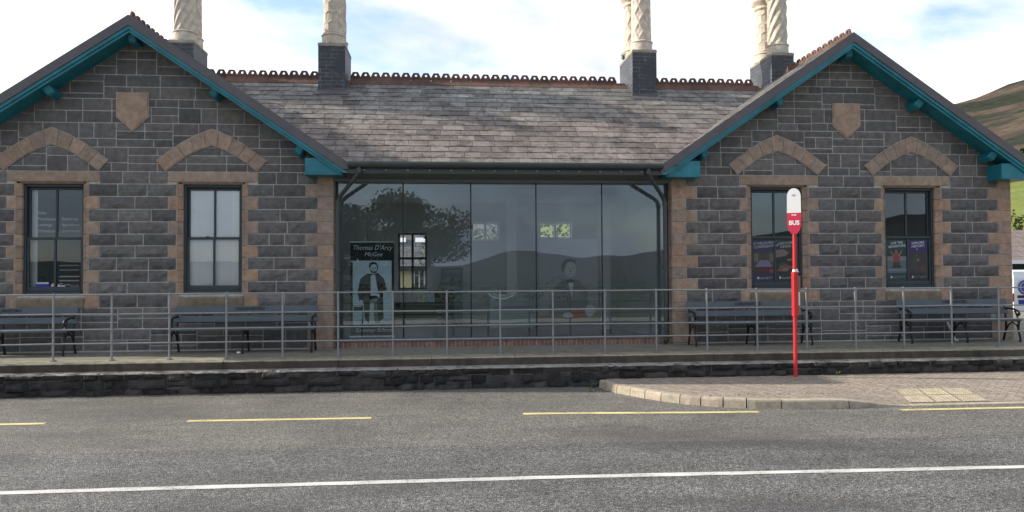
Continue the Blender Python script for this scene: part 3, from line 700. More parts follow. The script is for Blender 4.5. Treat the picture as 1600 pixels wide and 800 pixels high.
def ridge_tiles(p0, p1, parent):
    """pierced crested ridge tiles between two points along the ridge"""
    mb = MB(); p0, p1 = Vector(p0), Vector(p1); d = (p1-p0).normalized(); Ln = (p1-p0).length; s = Vector((-d.y, d.x, 0)); Z = Vector((0, 0, 1)); t = 0
    per = .223; k = 0
    while t < Ln-.02:
        ln = min(per*2, Ln-t); c = vary((1, 1, 1), .22); a, b = p0+d*(t+.003), p0+d*(t+ln-.003); sg = random.uniform(-.006, .006)
        for sd in (-1, 1):
            q = [a+s*sd*.20-Z*(.20*SL-.035), b+s*sd*.20-Z*(.20*SL-.035), b+s*sd*.015+Z*.065, a+s*sd*.015+Z*.065]
            mb.face(q if sd < 0 else q[::-1], c); q2 = [x-Z*.018 for x in q[:2]]; mb.face([q2[0], q2[1], q[1], q[0]], c)
        h0 = .062+sg
        for j in range(2):
            if t+per*(j+1) > Ln+.01: break
            x0 = t+per*j; n = 24; outp = []; inn = []
            cxx = x0+per/2; cz = h0+.088; r = .027
            shp = [(-.1115, -.03), (-.1115, .045), (-.058, .150), (.058, .150), (.1115, .045), (.1115, -.03)]
            # outline sampled by angle round the hole
            for q in range(n):
                an = 2*math.pi*q/n+.13; dx, dz = math.cos(an), math.sin(an); best = 9
                for (ax, az), (bx, bz) in zip(shp, shp[1:]+shp[:1]):
                    ex, ez = bx-ax, bz-az; den = dx*ez-dz*ex
                    if abs(den) < 1e-9: continue
                    tt = (ax*ez-(az-.088)*ex)/den if True else 0
                    uu = (ax*dz-(az-.088)*dx)/den
                    if tt > 0 and -1e-6 <= uu <= 1+1e-6: best = min(best, tt)
                outp.append((cxx+dx*best, cz+dz*best)); inn.append((cxx+dx*r, cz+dz*r))
            for sd in (-1, 1):
                for q in range(n):
                    q1 = (q+1) % n; f = [p0+d*outp[q][0]+s*sd*.013+Z*outp[q][1], p0+d*outp[q1][0]+s*sd*.013+Z*outp[q1][1], p0+d*inn[q1][0]+s*sd*.013+Z*inn[q1][1], p0+d*inn[q][0]+s*sd*.013+Z*inn[q][1]]
                    mb.face(f if sd > 0 else f[::-1], c)
            for q in range(n):
                q1 = (q+1) % n
                for ring, fl in ((outp, 1), (inn, 0)):
                    f = [p0+d*ring[q][0]-s*.013+Z*ring[q][1], p0+d*ring[q1][0]-s*.013+Z*ring[q1][1], p0+d*ring[q1][0]+s*.013+Z*ring[q1][1], p0+d*ring[q][0]+s*.013+Z*ring[q][1]]
                    mb.face(f if fl else f[::-1], c)
        t += per*2
    return build_at(mb, 'ridge_tiles', M['terracotta'], parent)
for wk, W in WINGS.items():
    xc = W['xc']; mb = MB(); lv = HALF/CS
    for sd in (-1, 1):
        O = Vector((xc+sd*HALF, -.43, ZE-.02)); U = Vector((0, 1, 0)); V = Vector((-sd*CS, 0, SN)); Nn = Vector((sd*SN, 0, CS))
        slates(mb, O, U, V, Nn, 7.3, lv, lambda v: 0.0, lambda v: 7.2, colf=lambda u, v: slate_col(u+sd*9, v))
        a = [O-Nn*.005, O+U*7.2-Nn*.005, O+U*7.2+V*lv-Nn*.005, O+V*lv-Nn*.005]; b = [p-Nn*.07 for p in a]
        if sd < 0: a, b = a[::-1], b[::-1]
        mb.face(a, (.3, .3, .3)); mb.face(b[::-1], (.3, .3, .3))
        mb.face([a[0], a[-1], b[-1], b[0]], (.3, .3, .3)); mb.face([a[1], a[2], b[2], b[1]], (.3, .3, .3)); mb.face([a[0], a[1], b[1], b[0]], (.3, .3, .3))
    W['roof'] = build_at(mb, 'roof', M['slate'], ST)
    ridge_tiles((xc, -.38, ZA-.085), (xc, 2.36, ZA-.085), W['roof']); ridge_tiles((xc, 3.65, ZA-.085), (xc, 6.7, ZA-.085), W['roof'])
    # verge capping, bargeboards and soffit of the front gable
    def raker(y0, y1, d0, d1, extra=0, zmin=3.133, zc=None):
        m_ = MB()
        for sd in (-1, 1):
            e = HALF+extra
            poly = [(xc, ZA-d1), (xc, ZA-d0), (xc+sd*e, ZA-d0-SL*e), (xc+sd*e, ZA-d1-SL*e)]
            if sd > 0: pass
            else: poly = poly[::-1]
            poly = clip(poly, 0, -1, -zmin)
            # counter-clockwise seen from -Y
            ar = sum(p[0]*q[1]-q[0]*p[1] for p, q in zip(poly, poly[1:]+poly[:1]))
            if ar < 0: poly = poly[::-1]
            m_.prism(poly, y0, y1)
        return m_
    build_at(raker(-.47, -.405, -.012, .165, .012, 3.20), 'verge_capping', M['verge'], ST)
    mb = raker(-.45, -.40, .166, .232); m2 = raker(-.425, -.395, .233, .285); m3 = raker(-.394, .0, .235, .262)
    for q in (m2, m3):
        i = len(mb.v); mb.v += q.v; mb.f += [tuple(i+k for k in f) for f in q.f]; mb.c += q.c; mb.m += q.m; mb.sm += q.sm
    build_at(mb, 'bargeboard', M['teal'], ST)
    for dx in (-2.85, -1.38, 0, 1.38, 2.85):
        mb = MB(); zc = ZA-.265-SL*abs(dx)-.02; rot = -math.atan(SL)*(1 if dx > 0 else -1 if dx < 0 else 0)
        Mr = Matrix.Translation((xc+dx, 0, zc-.07)) @ Matrix.Rotation(-rot, 4, 'Y')
        bm = bmesh.new(); bmesh.ops.create_cube(bm, size=1)
        for v in bm.verts: v.co = Vector((v.co.x*.145, -.18+v.co.y*.35, v.co.z*.17))
        for v in bm.verts:
            if v.co.y < -.3 and v.co.z < 0: v.co.y += .05; v.co.z += .02
        bmesh.ops.bevel(bm, geom=bm.edges[:], offset=.022, segments=1, affect='EDGES'); mb.addbm(bm, (1, 1, 1), 0, Mr)
        build_at(mb, 'bracket', M['teal'], ST)
    for sd in (-1, 1):
        mb = MB(); xi, xo = xc+sd*2.97, xc+sd*3.70; so_ = lambda x: ZA-.266-SL*abs(x-xc)
        poly = [(xi, 3.133), (xo-sd*.07, 3.133), (xi, min(3.40, so_(xi)))] if True else None
        poly = [(xi, 3.133), (xc+sd*3.58, 3.133), (xc+sd*3.2, min(3.40, so_(xc+sd*3.2))), (xi, 3.40)]
        if sd < 0: poly = poly[::-1]
        mb.prism(poly, -.39, 0.02)
        pl = [(xi-sd*.012, 3.105), (xc+sd*3.62, 3.105), (xc+sd*3.62, 3.132), (xi-sd*.012, 3.132)]
        mb.prism(pl if sd > 0 else pl[::-1], -.40, .02)
        build_at(mb, 'eave_box', M['teal'], ST)
    # eaves gutters down the outer and inner sides
    mb = MB()
    for sd in (-1, 1): 
        if (wk, sd) in (('L', -1), ('R', 1)):
            mb.box(xc+sd*(HALF+.06)-.06, xc+sd*(HALF+.06)+.06, -.40, 6.7, ZE-.13, ZE-.03)
    build_at(mb, 'gutter', M['gutter'], ST)

XA, XB = -1.68, 3.955                                   # the middle block between the two gables
mb = MB(); O = Vector((0, -.46, 3.30)); U = Vector((1, 0, 0)); V = Vector((0, CS, SN)); Nn = Vector((0, -SN, CS)); LV = 3.46/CS
slates(mb, O, U, V, Nn, 0, LV, lambda v: XA-v*.828-.32, lambda v: XB+v*.828+.32, colf=slate_col)
mb.face([(XA-.2, -.45, 3.285), (XB+.2, -.45, 3.285), (XB+4.6, 3.0, 5.62), (XA-4.6, 3.0, 5.62)], (.3, .3, .3)); mb.face([(XB+4.6, 3.0, 5.62), (XB+.2, 6.5, 3.27), (XA-.2, 6.5, 3.27), (XA-4.6, 3.0, 5.62)], (.6, .6, .62))
MR = build_at(mb, 'roof', M['slate'], ST)
zr = 3.30+SL*3.46
ridge_tiles((-5.2, 3.0, zr-.01), (-2.72, 3.0, zr-.01), MR); ridge_tiles((-2.08, 3.0, zr-.01), (4.14, 3.0, zr-.02), MR); ridge_tiles((4.73, 3.0, zr-.02), (7.3, 3.0, zr-.02), MR)

# chimneys with ornamental clay pots
def pot(kind, cx, cy, zb, par, n=72):
    nz = 64; H = 1.0; mb = MB(); tau = 2*math.pi
    def fr(x): return x-math.floor(x)
    def fn(a, z):
        s = (z-zb-.24)/H
        if s < 0 or s > 1: return 0
        u = a/tau
        if kind == 'spiral': x = fr(u*8-s*3.2); return .040*(x/.8 if x < .8 else (1-x)/.2)-.016
        if kind == 'diamond':
            p, q = fr(u*6+s*2.6), fr(u*6-s*2.6); d = min(min(p, 1-p), min(q, 1-q)); return .016 if d < .10 else .016*max(0, 1-(d-.10)/.07)
        # honeycomb: rows of upright hexagons, raised ribs between the cells
        ry = s*4.5; best = []
        for row in (math.floor(ry)-1, math.floor(ry), math.floor(ry)+1):
            k = round(u*8-.5*(row % 2))
            for kk in (k-1, k, k+1): best.append(math.hypot((u*8-.5*(row % 2)-kk)*.98, (ry-row-.5)*1.05))
        best.sort(); e = best[1]-best[0]; return .015*max(0, 1-e/.28)
    c = vary((1, 1, 1), .06)
    prof = [(.243, zb), (.243, zb+.16), (.236, zb+.175), (.256, zb+.185), (.258, zb+.20), (.236, zb+.215), (.21, zb+.235)]
    prof += [(.207-.012*i/nz, zb+.24+H*i/nz) for i in range(nz+1)]
    t = zb+.24+H
    prof += [(.20, t+.005), (.236, t+.03), (.238, t+.06), (.212, t+.075), (.225, t+.11), (.295, t+.17), (.305, t+.21), (.31, t+.225), (.27, t+.24), (.275, t+.30), (.30, t+.42), (.30, t+.46), (.25, t+.46), (.22, t+.1)]
    mb.lathe(prof, cx, cy, n, c, fn=fn)
    # little battlements on the crown
    for k in range(8):
        a = tau*k/8; Mr = Matrix.Translation((cx, cy, 0)) @ Matrix.Rotation(a, 4, 'Z'); mb.rbox(.262, .318, -.06, .06, t+.41, t+.54, .008, 1, c, 0, Mr)
    return build_at(mb, 'chimney_pot', M['pot'], par)
for x0, x1, dep_, front, rear in ((-5.79, -5.26, .92, 'spiral', 'diamond'), (-2.685, -2.115, 1.0, 'hex', 'hex'), (4.165, 4.71, 1.2, 'diamond', 'diamond'), (7.37, 7.89, 1.2, 'spiral', 'hex')):
    mb = MB(); zb, y0, y1, zt = 4.9, 2.40, 2.40+dep_, 6.29; xm = (x0+x1)/2
    mb.box(x0, x1, y0, y1, zb, zt)
    ch = build_at(mb, 'chimney', M['chimney_brick'], ST)
    mb = MB(); P = []
    for d_, z in ((.006, zt-.05), (.008, zt), (-.03, zt+.03), (-.12, zt+.05)): P.append([(x0-d_, y0-d_, z), (x1+d_, y0-d_, z), (x1+d_, y1+d_, z), (x0-d_, y1+d_, z)])
    mb.grid(P, closed=True); mb.face(P[-1]); build_at(mb, 'flaunching', M['cement'], ch)
    mb = MB(); zf = 3.30+SL*(y0+.46)
    if x0 < 6 and x0 > -5: mb.box(x0-.02, x1+.02, y0-.022, y0+.1, zf-.1, zf+.07); mb.face([(x0-.07, y0-.16, zf-.075), (x1+.07, y0-.16, zf-.075), (x1+.07, y0-.01, zf+.035), (x0-.07, y0-.01, zf+.035)]); build_at(mb, 'flashing', M['verge'], ch)
    pot(front, xm, y0+.262, zt+.03, ch); pot(rear, xm, y1-.262, zt+.03, ch)

# gutter, fascia, downpipes of the middle block
mb = MB(); P = []
for x in (XA-.01, XB+.01): P.append([(x, -.44, 3.325), (x, -.545, 3.33), (x, -.555, 3.30), (x, -.545, 3.25), (x, -.50, 3.222), (x, -.46, 3.222), (x, -.43, 3.25)])
mb.grid(P, smooth=True); mb.face(P[0]); mb.face(P[1][::-1]); build_at(mb, 'gutter', M['gutter'], ST)
mb = MB(); mb.box(XA-.15, XB+.15, -.43, -.40, 3.13, 3.28); mb.box(XA-.25, XB+.25, -.399, .30, 3.205, 3.225)
build_at(mb, 'fascia', M['gutter'], ST)
for k in range(15):
    x = -1.42+.385*k
    mb = MB(); mb.rbox(x-.024, x+.024, -.455, -.431, 3.165, 3.205, .006, 1); build_at(mb, 'gutter_bracket', M['frame_metal'], ST)
for pts, cl in (([(-1.50, -.48, 3.24), (-1.50, -.48, 3.15), (-1.53, -.46, 3.10), (-1.85, -.07, 2.80), (-1.915, 0.0, 2.72), (-1.935, .0, 2.64), (-1.935, .0, .02)], -1.935),
                ([(3.70, -.48, 3.24), (3.70, -.48, 3.15), (3.73, -.46, 3.10), (4.06, -.07, 2.80), (4.125, .0, 2.72), (4.145, .0, 2.64), (4.145, .0, .02)], 4.145)):
    mb = MB(); mb.tube(pts, .038, 12)
    for z in (2.60, 1.4, .25): mb.tube([(cl, 0, z), (cl, 0, z+.07)], .05, 12)
    mb.tube([(pts[0][0], -.48, 3.13), (pts[0][0], -.48, 3.21)], .05, 12)
    build_at(mb, 'downpipe', M['gutter'], ST)

# glazed middle: brick plinth, glass panes, mullions, head
GY = .22; GX = [-1.99, -.772, .487, 1.718, 2.98, 4.25]
mb = MB(); mb.box(-2.0, 4.262, .02, .40, -.01, .115); build_at(mb, 'plinth', M['brick'], ST)
gf = empty('glazed_front', ST.location); gf.parent = ST; gf.location = (0, 0, 0); ORI[gf.name] = tuple(ST.location)
for a, b in zip(GX, GX[1:]):
    mb = MB(); mb.face([(a+.012, GY, .15), (b-.012, GY, .15), (b-.012, GY, 3.04), (a+.012, GY, 3.04)]); build_at(mb, 'glass_pane', M['front_glass'], gf)
for x in GX[1:-1]:
    mb = MB(); mb.box(x-.011, x+.011, GY-.006, GY+.02, .15, 3.04, (.1, .1, .1)); build_at(mb, 'mullion', M['frame_paint'], gf)
for x in (GX[0]+.0, GX[-1]-.02):
    mb = MB(); mb.box(x-.03, x+.03, GY-.03, GY+.05, .12, 3.05); build_at(mb, 'mullion', M['frame_paint'], gf)
mb = MB(); mb.box(-2.0, 4.26, .0, GY+.05, 3.045, 3.20); mb.box(-2.0, 4.26, -.02, -.001, 3.06, 3.10, (.7, .7, .7)); build_at(mb, 'transom', M['frame_metal'], gf)
mb = MB(); mb.rbox(-2.0, 4.26, .0, GY+.06, .117, .152, .006, 1); build_at(mb, 'sill', M['frame_metal'], gf)

# the hall behind the glass
BW = [(-1.22, -.47, .93, 2.42), (.70, 1.43, 2.20, 2.70), (2.50, 3.38, 2.25, 2.70)]
mb = MB(); YB = 5.9
mb.face([(-2.0, .40, .012), (4.26, .40, .012), (4.26, YB, .012), (-2.0, YB, .012)], (1, 1, 1), 1)
mb.face([(-2.0, .28, 3.19), (-2.0, YB, 3.19), (4.26, YB, 3.19), (4.26, .28, 3.19)])
mb.face([(-1.998, .28, .0), (-1.998, YB, .0), (-1.998, YB, 3.2), (-1.998, .28, 3.2)]); mb.face([(4.258, YB, .0), (4.258, .28, .0), (4.258, .28, 3.2), (4.258, YB, 3.2)])
xs = sorted({-2.0, 4.26, *[v for b in BW for v in b[:2]]}); zs = sorted({.012, 3.2, *[v for b in BW for v in b[2:]]})
for a, b in zip(xs, xs[1:]):
    for c, d in zip(zs, zs[1:]):
        if any(bw[0] <= a and b <= bw[1] and bw[2] <= c and d <= bw[3] for bw in BW): continue
        mb.face([(a, YB, c), (b, YB, c), (b, YB, d), (a, YB, d)])
for a, b, c, d in BW:
    mb.face([(a, YB, c), (a, YB+.3, c), (a, YB+.3, d), (a, YB, d)]); mb.face([(b, YB+.3, c), (b, YB, c), (b, YB, d), (b, YB+.3, d)]); mb.face([(a, YB, c), (b, YB, c), (b, YB+.3, c), (a, YB+.3, c)]); mb.face([(a, YB, d), (a, YB+.3, d), (b, YB+.3, d), (b, YB, d)])
build_at(mb, 'hall_interior', [M['interior'], M['floor']], ST)
for a, b, c, d in BW:
    mb = MB(); f = .05
    mb.box(a, a+f, YB+.1, YB+.16, c, d); mb.box(b-f, b, YB+.1, YB+.16, c, d); mb.box(a+f, b-f, YB+.1, YB+.16, c, c+f); mb.box(a+f, b-f, YB+.1, YB+.16, d-f, d)
    mb.box((a+b)/2-.03, (a+b)/2+.03, YB+.11, YB+.15, c+f, d-f)
    if d-c > 1: mb.box(a+f, b-f, YB+.105, YB+.155, 1.72, 1.78)
    build_at(mb, 'rear_window_frame', M['frame_paint'] if d-c > 1 else M['white_paint'], ST)
for x, y in ((1.62, 4.4), (3.75, 3.6)):
    mb = MB(); mb.rbox(x-.13, x+.13, y-.13, y+.13, .013, 3.185, .02, 2); build_at(mb, 'pillar', M['white_paint'], ST)

# things inside the hall
tb = empty('table', (-.66, 2.3, .012), 'small dark topped table with chrome legs behind the glass', 'table')
mb = MB(); mb.rbox(-1.16, -.16, 2.0, 2.6, .70, .74, .008, 1); build_at(mb, 'tabletop', M['cloth'], tb)
mb = MB(); mb.box(-1.14, -.18, 2.02, 2.04, .42, .70); build_at(mb, 'apron', M['cloth'], tb)
for x, y in ((-1.1, 2.06), (-.22, 2.06), (-1.1, 2.54), (-.22, 2.54)):
    mb = MB(); mb.tube([(x, y, .012), (x, y, .70)], .018, 10); build_at(mb, 'leg', M['chrome'], tb)
for k, (x, y, h, a) in enumerate(((-.98, 2.2, .21, .2), (-.74, 2.25, .24, -.25), (-.5, 2.2, .2, .1), (-.3, 2.3, .18, -.1))):
    mb = MB(); c, s = math.cos(a), math.sin(a)
    P = [[(x-.08*c, y-.08*s, .741), (x-.08*c, y-.08*s+.06, .741+h)], [(x+.08*c, y+.08*s, .741), (x+.08*c, y+.08*s+.06, .741+h)]]
    mb.grid(P, [(.6, .6, .6), (.5, .55, .5), (.65, .6, .5), (.4, .45, .55)][k]); mb.grid([[(p[0], p[1]+.006, p[2]) for p in r_] for r_ in P][::-1], (.5, .5, .5))
    tag(mb.build('leaflet', M['print']), 'pale leaflet propped up on the dark table behind the glass', 'leaflet', 'leaflets on the table')
chx = empty('chair', (-.02, 2.5, .012), 'dark chair with a tall back beside the table in the hall', 'chair')
mb = MB(); mb.rbox(-.24, .2, 2.3, 2.72, .43, .48, .015, 2); build_at(mb, 'seat', M['cloth'], chx)
mb = MB(); mb.rbox(-.24, .2, 2.70, 2.75, .56, .98, .015, 2); build_at(mb, 'backrest', M['cloth'], chx)
for x in (-.22, .18):
    for y in (2.32, 2.72):
        mb = MB(); mb.tube([(x, y, .013), (x, y, .43 if y < 2.5 else .95)], .014, 8); build_at(mb, 'leg', M['iron'], chx)
for k, (x0, x1, y, z0, z1, c, lab) in enumerate(((1.02, 2.0, 3.2, .10, .86, (.55, .62, .65), 'low pale display cabinet standing in the middle of the hall'), (-.1, .45, 5.2, .1, 1.5, (.25, .3, .33), 'grey display board standing beside the rear hall window'), (2.98, 3.3, 4.6, .1, 1.6, (.45, .5, .52), 'narrow pale display board right of the big grey banner'))):
    t = empty('display_board', ((x0+x1)/2, y, .012), lab, 'display board')
    mb = MB(); mb.rbox(x0, x1, y, y+.06, z0, z1, .008, 1, c); build_at(mb, 'panel', M['print'], t)
    for x in (x0+.04, x1-.04):
        mb = MB(); mb.box(x-.02, x+.02, y-.1, y+.16, .013, z0-.001, (.3, .3, .3)); build_at(mb, 'foot', M['print'], t)
    for q in range(3):
        mb = MB(); mb.box(x0+.08, x1-.08, y-.004, y-.001, z1-.16-.2*q, z1-.06-.2*q, vary((.42, .47, .5), .2)); build_at(mb, 'sheet', M['print'], t)

def disc_pts(cx, cz, rx, rz, n=20, a0=0, a1=2*math.pi): return [(cx+rx*math.cos(a0+(a1-a0)*k/n), cz+rz*math.sin(a0+(a1-a0)*k/n)) for k in range(n+(0 if abs(a1-a0-2*math.pi) < 1e-6 else 1))]
def flat(mb, poly, y, c):
    ar = sum(p[0]*q[1]-q[0]*p[1] for p, q in zip(poly, poly[1:]+poly[:1]))
    mb.face([(x, y, z) for x, z in (poly if ar > 0 else poly[::-1])], c)
# banner 1: man in a long dark coat
BX, BY = -1.36, .42
bn = empty('banner_stand', (BX, BY, .012), 'dark pull-up banner with a full-length photograph of a man in a long coat', 'banner')
mb = MB(); hw, z0, z1 = .405, .19, 1.945
mb.box(BX-hw, BX+hw, BY, BY+.008, z0, z1, (.018, .024, .026)); y = BY-.002
flat(mb, [(BX-.36, .40), (BX+.36, .40), (BX+.36, 1.60), (BX-.36, 1.60)], y, (.66, .82, .88)); D = (.02, .028, .032); Lg = (.72, .84, .88); y -= .002
flat(mb, [(BX-.36, .40), (BX+.36, .40), (BX+.36, .52), (BX-.36, .50)], y, (.5, .66, .72)); y -= .0012
for q in range(2): pass
def P_(K): return [(BX+a, b) for a, b in K]
flat(mb, P_([(-.08, .42), (-.10, .86), (.13, .86), (.15, .42), (.05, .42), (.03, .62), (.01, .42)]), y, (.16, .21, .23))
flat(mb, P_([(-.06, .42), (-.05, .80), (.03, .80), (.03, .60), (.0, .42)]), y-.0012, (.6, .72, .76))
flat(mb, P_([(.11, .44), (.21, .52), (.20, 1.02), (.27, 1.05), (.22, 1.26), (.10, 1.37), (.05, 1.34), (.11, 1.02), (.09, .84)]), y-.0024, D)
flat(mb, P_([(-.14, .52), (-.06, .42), (-.04, .84), (-.03, 1.04), (-.03, 1.34), (-.08, 1.36), (-.22, 1.26), (-.27, 1.02), (-.24, .84), (-.16, .80)]), y-.0024, D)
flat(mb, P_([(-.03, .92), (.09, .92), (.06, 1.33), (-.02, 1.33)]), y-.0036, Lg)
flat(mb, P_([(-.055, .86), (.10, .88), (.10, .93), (-.05, .95)]), y-.0048, D)
flat(mb, P_(disc_pts(-.20, .83, .032, .04, 10)), y-.0048, Lg); flat(mb, P_(disc_pts(.115, .94, .03, .035, 10)), y-.0048, Lg)
flat(mb, P_([(-.34, .64), (-.18, .64), (-.17, .76), (-.34, .76)]), y-.006, D); flat(mb, P_([(-.33, .735), (-.19, .735), (-.19, .752), (-.33, .752)]), y-.0072, Lg)
flat(mb, P_([(-.185, .42), (-.17, .42), (-.165, .64), (-.18, .64)]), y-.006, D)
flat(mb, P_(disc_pts(.03, 1.455, .072, .092, 18)), y-.006, (.68, .78, .82))
flat(mb, P_([(-.05, 1.44), (-.06, 1.50), (-.04, 1.555), (.02, 1.575), (.08, 1.56), (.11, 1.50), (.105, 1.42), (.09, 1.45), (.085, 1.51), (.04, 1.535), (-.01, 1.525), (-.03, 1.48)]), y-.0072, D)
flat(mb, P_([(-.035, 1.455), (-.03, 1.40), (.0, 1.365), (.05, 1.36), (.085, 1.385), (.10, 1.45), (.075, 1.405), (.04, 1.39), (.0, 1.40)]), y-.0072, (.06, .07, .08))
for ex in (.005, .055): flat(mb, P_(disc_pts(ex, 1.465, .014, .008, 8)), y-.0084, (.08, .09, .1))
flat(mb, P_([(.025, 1.46), (.04, 1.46), (.042, 1.43), (.022, 1.43)]), y-.0084, (.3, .36, .38)); flat(mb, P_([(.01, 1.407), (.055, 1.407), (.05, 1.414), (.015, 1.414)]), y-.0086, (.15, .17, .18))
flat(mb, P_([(-.035, 1.32), (-.035, 1.36), (.02, 1.34), (.075, 1.36), (.075, 1.32), (.02, 1.335)]), y-.0084, D)
build_at(mb, 'printed_sheet', M['print'], bn)
mb = MB(); text_mb(mb, "Thomas D'Arcy", BX, BY-.004, 1.84, .125, (.75, .85, .85), shear=.3, sx=.92); text_mb(mb, 'McGee', BX+.02, BY-.004, 1.715, .115, (.75, .85, .85), shear=.3); build_at(mb, 'lettering', M['print'], bn); mb = MB()
text_mb(mb, 'Summer School', BX+.03, BY-.004, .295, .115, (.6, .68, .68), shear=.3, sx=.95); build_at(mb, 'lettering', M['print'], bn)
mb = MB(); mb.rbox(BX-hw-.01, BX+hw+.01, BY-.012, BY+.02, 1.935, 1.962, .005, 1); build_at(mb, 'top_rail', M['chrome'], bn)
mb = MB(); mb.rbox(BX-hw-.03, BX+hw+.03, BY-.05, BY+.07, .155, .20, .01, 2)
for x in (BX-.3, BX+.3): mb.box(x-.03, x+.03, BY-.09, BY+.11, .0125, .154)
build_at(mb, 'base', M['chrome'], bn)
# banner 2: grey panel with the portrait of a seated figure
BX, BY = 2.43, .80
bn = empty('banner_stand', (BX, BY, .012), 'wide grey exhibition panel with a faded portrait of a dark-coated person, right of centre', 'banner')
mb = MB(); mb.box(BX-.59, BX+.59, BY, BY+.02, .06, 2.02, (.36, .355, .385)); y = BY-.002
flat(mb, P_([(-.59, .06), (.59, .06), (.59, .55), (-.59, .52)]), y, (.25, .21, .21))
flat(mb, P_([(-.40, .50), (-.32, 1.05), (-.12, 1.22), (.18, 1.22), (.36, 1.02), (.42, .50)]), y-.0012, (.235, .225, .245))
flat(mb, P_([(-.02, 1.17), (.10, 1.17), (.07, .88), (.05, .86)]), y-.0024, (.6, .64, .66)); flat(mb, P_([(-.06, 1.20), (.04, 1.23), (.12, 1.19), (.10, 1.16), (-.03, 1.15)]), y-.003, (.07, .07, .08))
flat(mb, P_(disc_pts(.03, 1.42, .115, .165, 20)), y-.0036, (.50, .53, .52))
flat(mb, P_([(-.14, 1.38), (-.15, 1.50), (-.09, 1.60), (.02, 1.635), (.13, 1.60), (.16, 1.50), (.13, 1.54), (.05, 1.57), (-.03, 1.55), (-.06, 1.48), (-.10, 1.36)]), y-.0048, (.17, .16, .165))
for ex in (-.005, .085): flat(mb, P_(disc_pts(ex, 1.445, .024, .012, 8)), y-.006, (.27, .28, .28))
flat(mb, P_([(.035, 1.44), (.06, 1.36), (.02, 1.36)]), y-.006, (.25, .26, .26)); flat(mb, P_([(.0, 1.325), (.08, 1.325), (.07, 1.337), (.01, 1.337)]), y-.006, (.2, .17, .17))
flat(mb, P_(disc_pts(.17, .55, .18, .10, 18)), y-.0024, (.46, .12, .12)); flat(mb, P_([(-.12, .48), (-.1, .56), (.02, .58), (.10, .50), (.02, .46)]), y-.0036, (.7, .68, .66)); flat(mb, P_(disc_pts(.42, .60, .10, .12, 14)), y-.0036, (.56, .6, .62))
for z, a in ((1.83, .34),): flat(mb, P_([(-a, z), (a, z), (a, z+.012), (-a, z+.012)]), y-.002, (.30, .31, .32))
build_at(mb, 'printed_sheet', M['print'], bn)
mb = MB(); mb.box(BX-.5, BX-.42, BY-.12, BY+.16, .0125, .058, (.3, .3, .3)); build_at(mb, 'foot', M['print'], bn); mb = MB(); mb.box(BX+.42, BX+.5, BY-.12, BY+.16, .0125, .058, (.3, .3, .3)); build_at(mb, 'foot', M['print'], bn)
# etched half-round motif on the glass
mb = MB(); P1 = disc_pts(1.06, 1.03, .27, .165, 20, math.pi, 2*math.pi); P2 = disc_pts(1.06, 1.03, .257, .152, 20, math.pi, 2*math.pi)
mb.grid([[(x, GY-.002, z) for x, z in P1], [(x, GY-.002, z) for x, z in P2]], (.4, .45, .45)); P1 = disc_pts(1.06, 1.03, .20, .105, 16, math.pi*1.15, math.pi*1.85); P2 = disc_pts(1.06, 1.03, .19, .095, 16, math.pi*1.15, math.pi*1.85)
mb.grid([[(x, GY-.002, z) for x, z in P1], [(x, GY-.002, z) for x, z in P2]], (.3, .34, .34)); build_at(mb, 'etched_motif', M['print'], gf)

# ---- what hangs or is stuck in the four windows
(w1, a1, b1, yy), (w2, a2, b2, _) = WINGS['L']['w']; (w3, a3, b3, _), (w4, a4, b4, _) = WINGS['R']['w']
mb = MB(); n = 5
for k in range(n):
    x0 = a2-.02+(b2-a2+.04)*k/n; x1 = a2-.02+(b2-a2+.04)*(k+1)/n+.012; an = random.uniform(-.010, .014)
    mb.face([(x0, .21+an, 1.04), (x1, .21-an+.004, 1.04), (x1, .21-an+.004, 2.96), (x0, .21+an, 2.96)], vary((1, 1, 1), .04))
tag(mb.build('vertical_blind', M['white_paint']), 'closed white vertical blind filling the window beside the glazed front', 'blind')
mb = MB()
for x0, x1 in ((a1-.02, a1+.10), (b1-.05, b1+.02)): mb.face([(x0, .27, 1.04), (x1, .275, 1.04), (x1, .275, 2.96), (x0, .27, 2.96)], (.8, .85, .9))
tag(mb.build('vertical_blind', M['white_paint']), 'white vertical blind drawn back to the edges of the far left window', 'blind')
xm = (a1+b1)/2; c = (.46, .49, .52)
for z, l, r_ in ((2.47, 'Sales', None), (2.36, 'Purchases', '· Residential'), (2.255, 'Lettings', '· Agricultural'), (2.145, 'Valuations', '· Commercial')):
    mb = MB(); text_mb(mb, l, a1+.145, yy+.086, z, .078, c, align='LEFT'); 
    if r_: text_mb(mb, r_, xm+.05, yy+.086, z, .072, c, align='LEFT', sx=.88)
    build_at(mb, 'lettering', M['print'], w1)
for z in (1.335, 1.26, 1.19, 1.45, 1.53):
    mb = MB(); mb.box(xm+.07, b1-.06, yy+.042, yy+.0425, z-.012, z+.012, (.17, .19, .20) if z < 1.4 else (.10, .115, .125)); build_at(mb, 'lettering', M['print'], w1)
mb = MB(); mb.box(a1+.14, a1+.37, yy+.042, yy+.044, 1.135, 1.235, (.03, .05, .3)); mb.box(a1+.15, a1+.36, yy+.040, yy+.0415, 1.205, 1.235, (.45, .5, .55)); tag(mb.build('sticker', M['print']), 'blue rectangular sticker low in the far left window', 'sticker')
mb = MB(); flat(mb, disc_pts(a1+.445, 1.17, .045, .048), yy+.042, (.55, .33, .34)); flat(mb, disc_pts(a1+.445, 1.17, .02, .02), yy+.0405, (.6, .5, .5)); tag(mb.build('sticker', M['print']), 'round pink sticker beside the blue one in the far left window', 'sticker')
mb = MB(); flat(mb, disc_pts(xm+.105, 1.17, .065, .04), yy+.042, (.55, .56, .58)); tag(mb.build('sticker', M['print']), 'white oval sticker right of the mullion in the far left window', 'sticker')
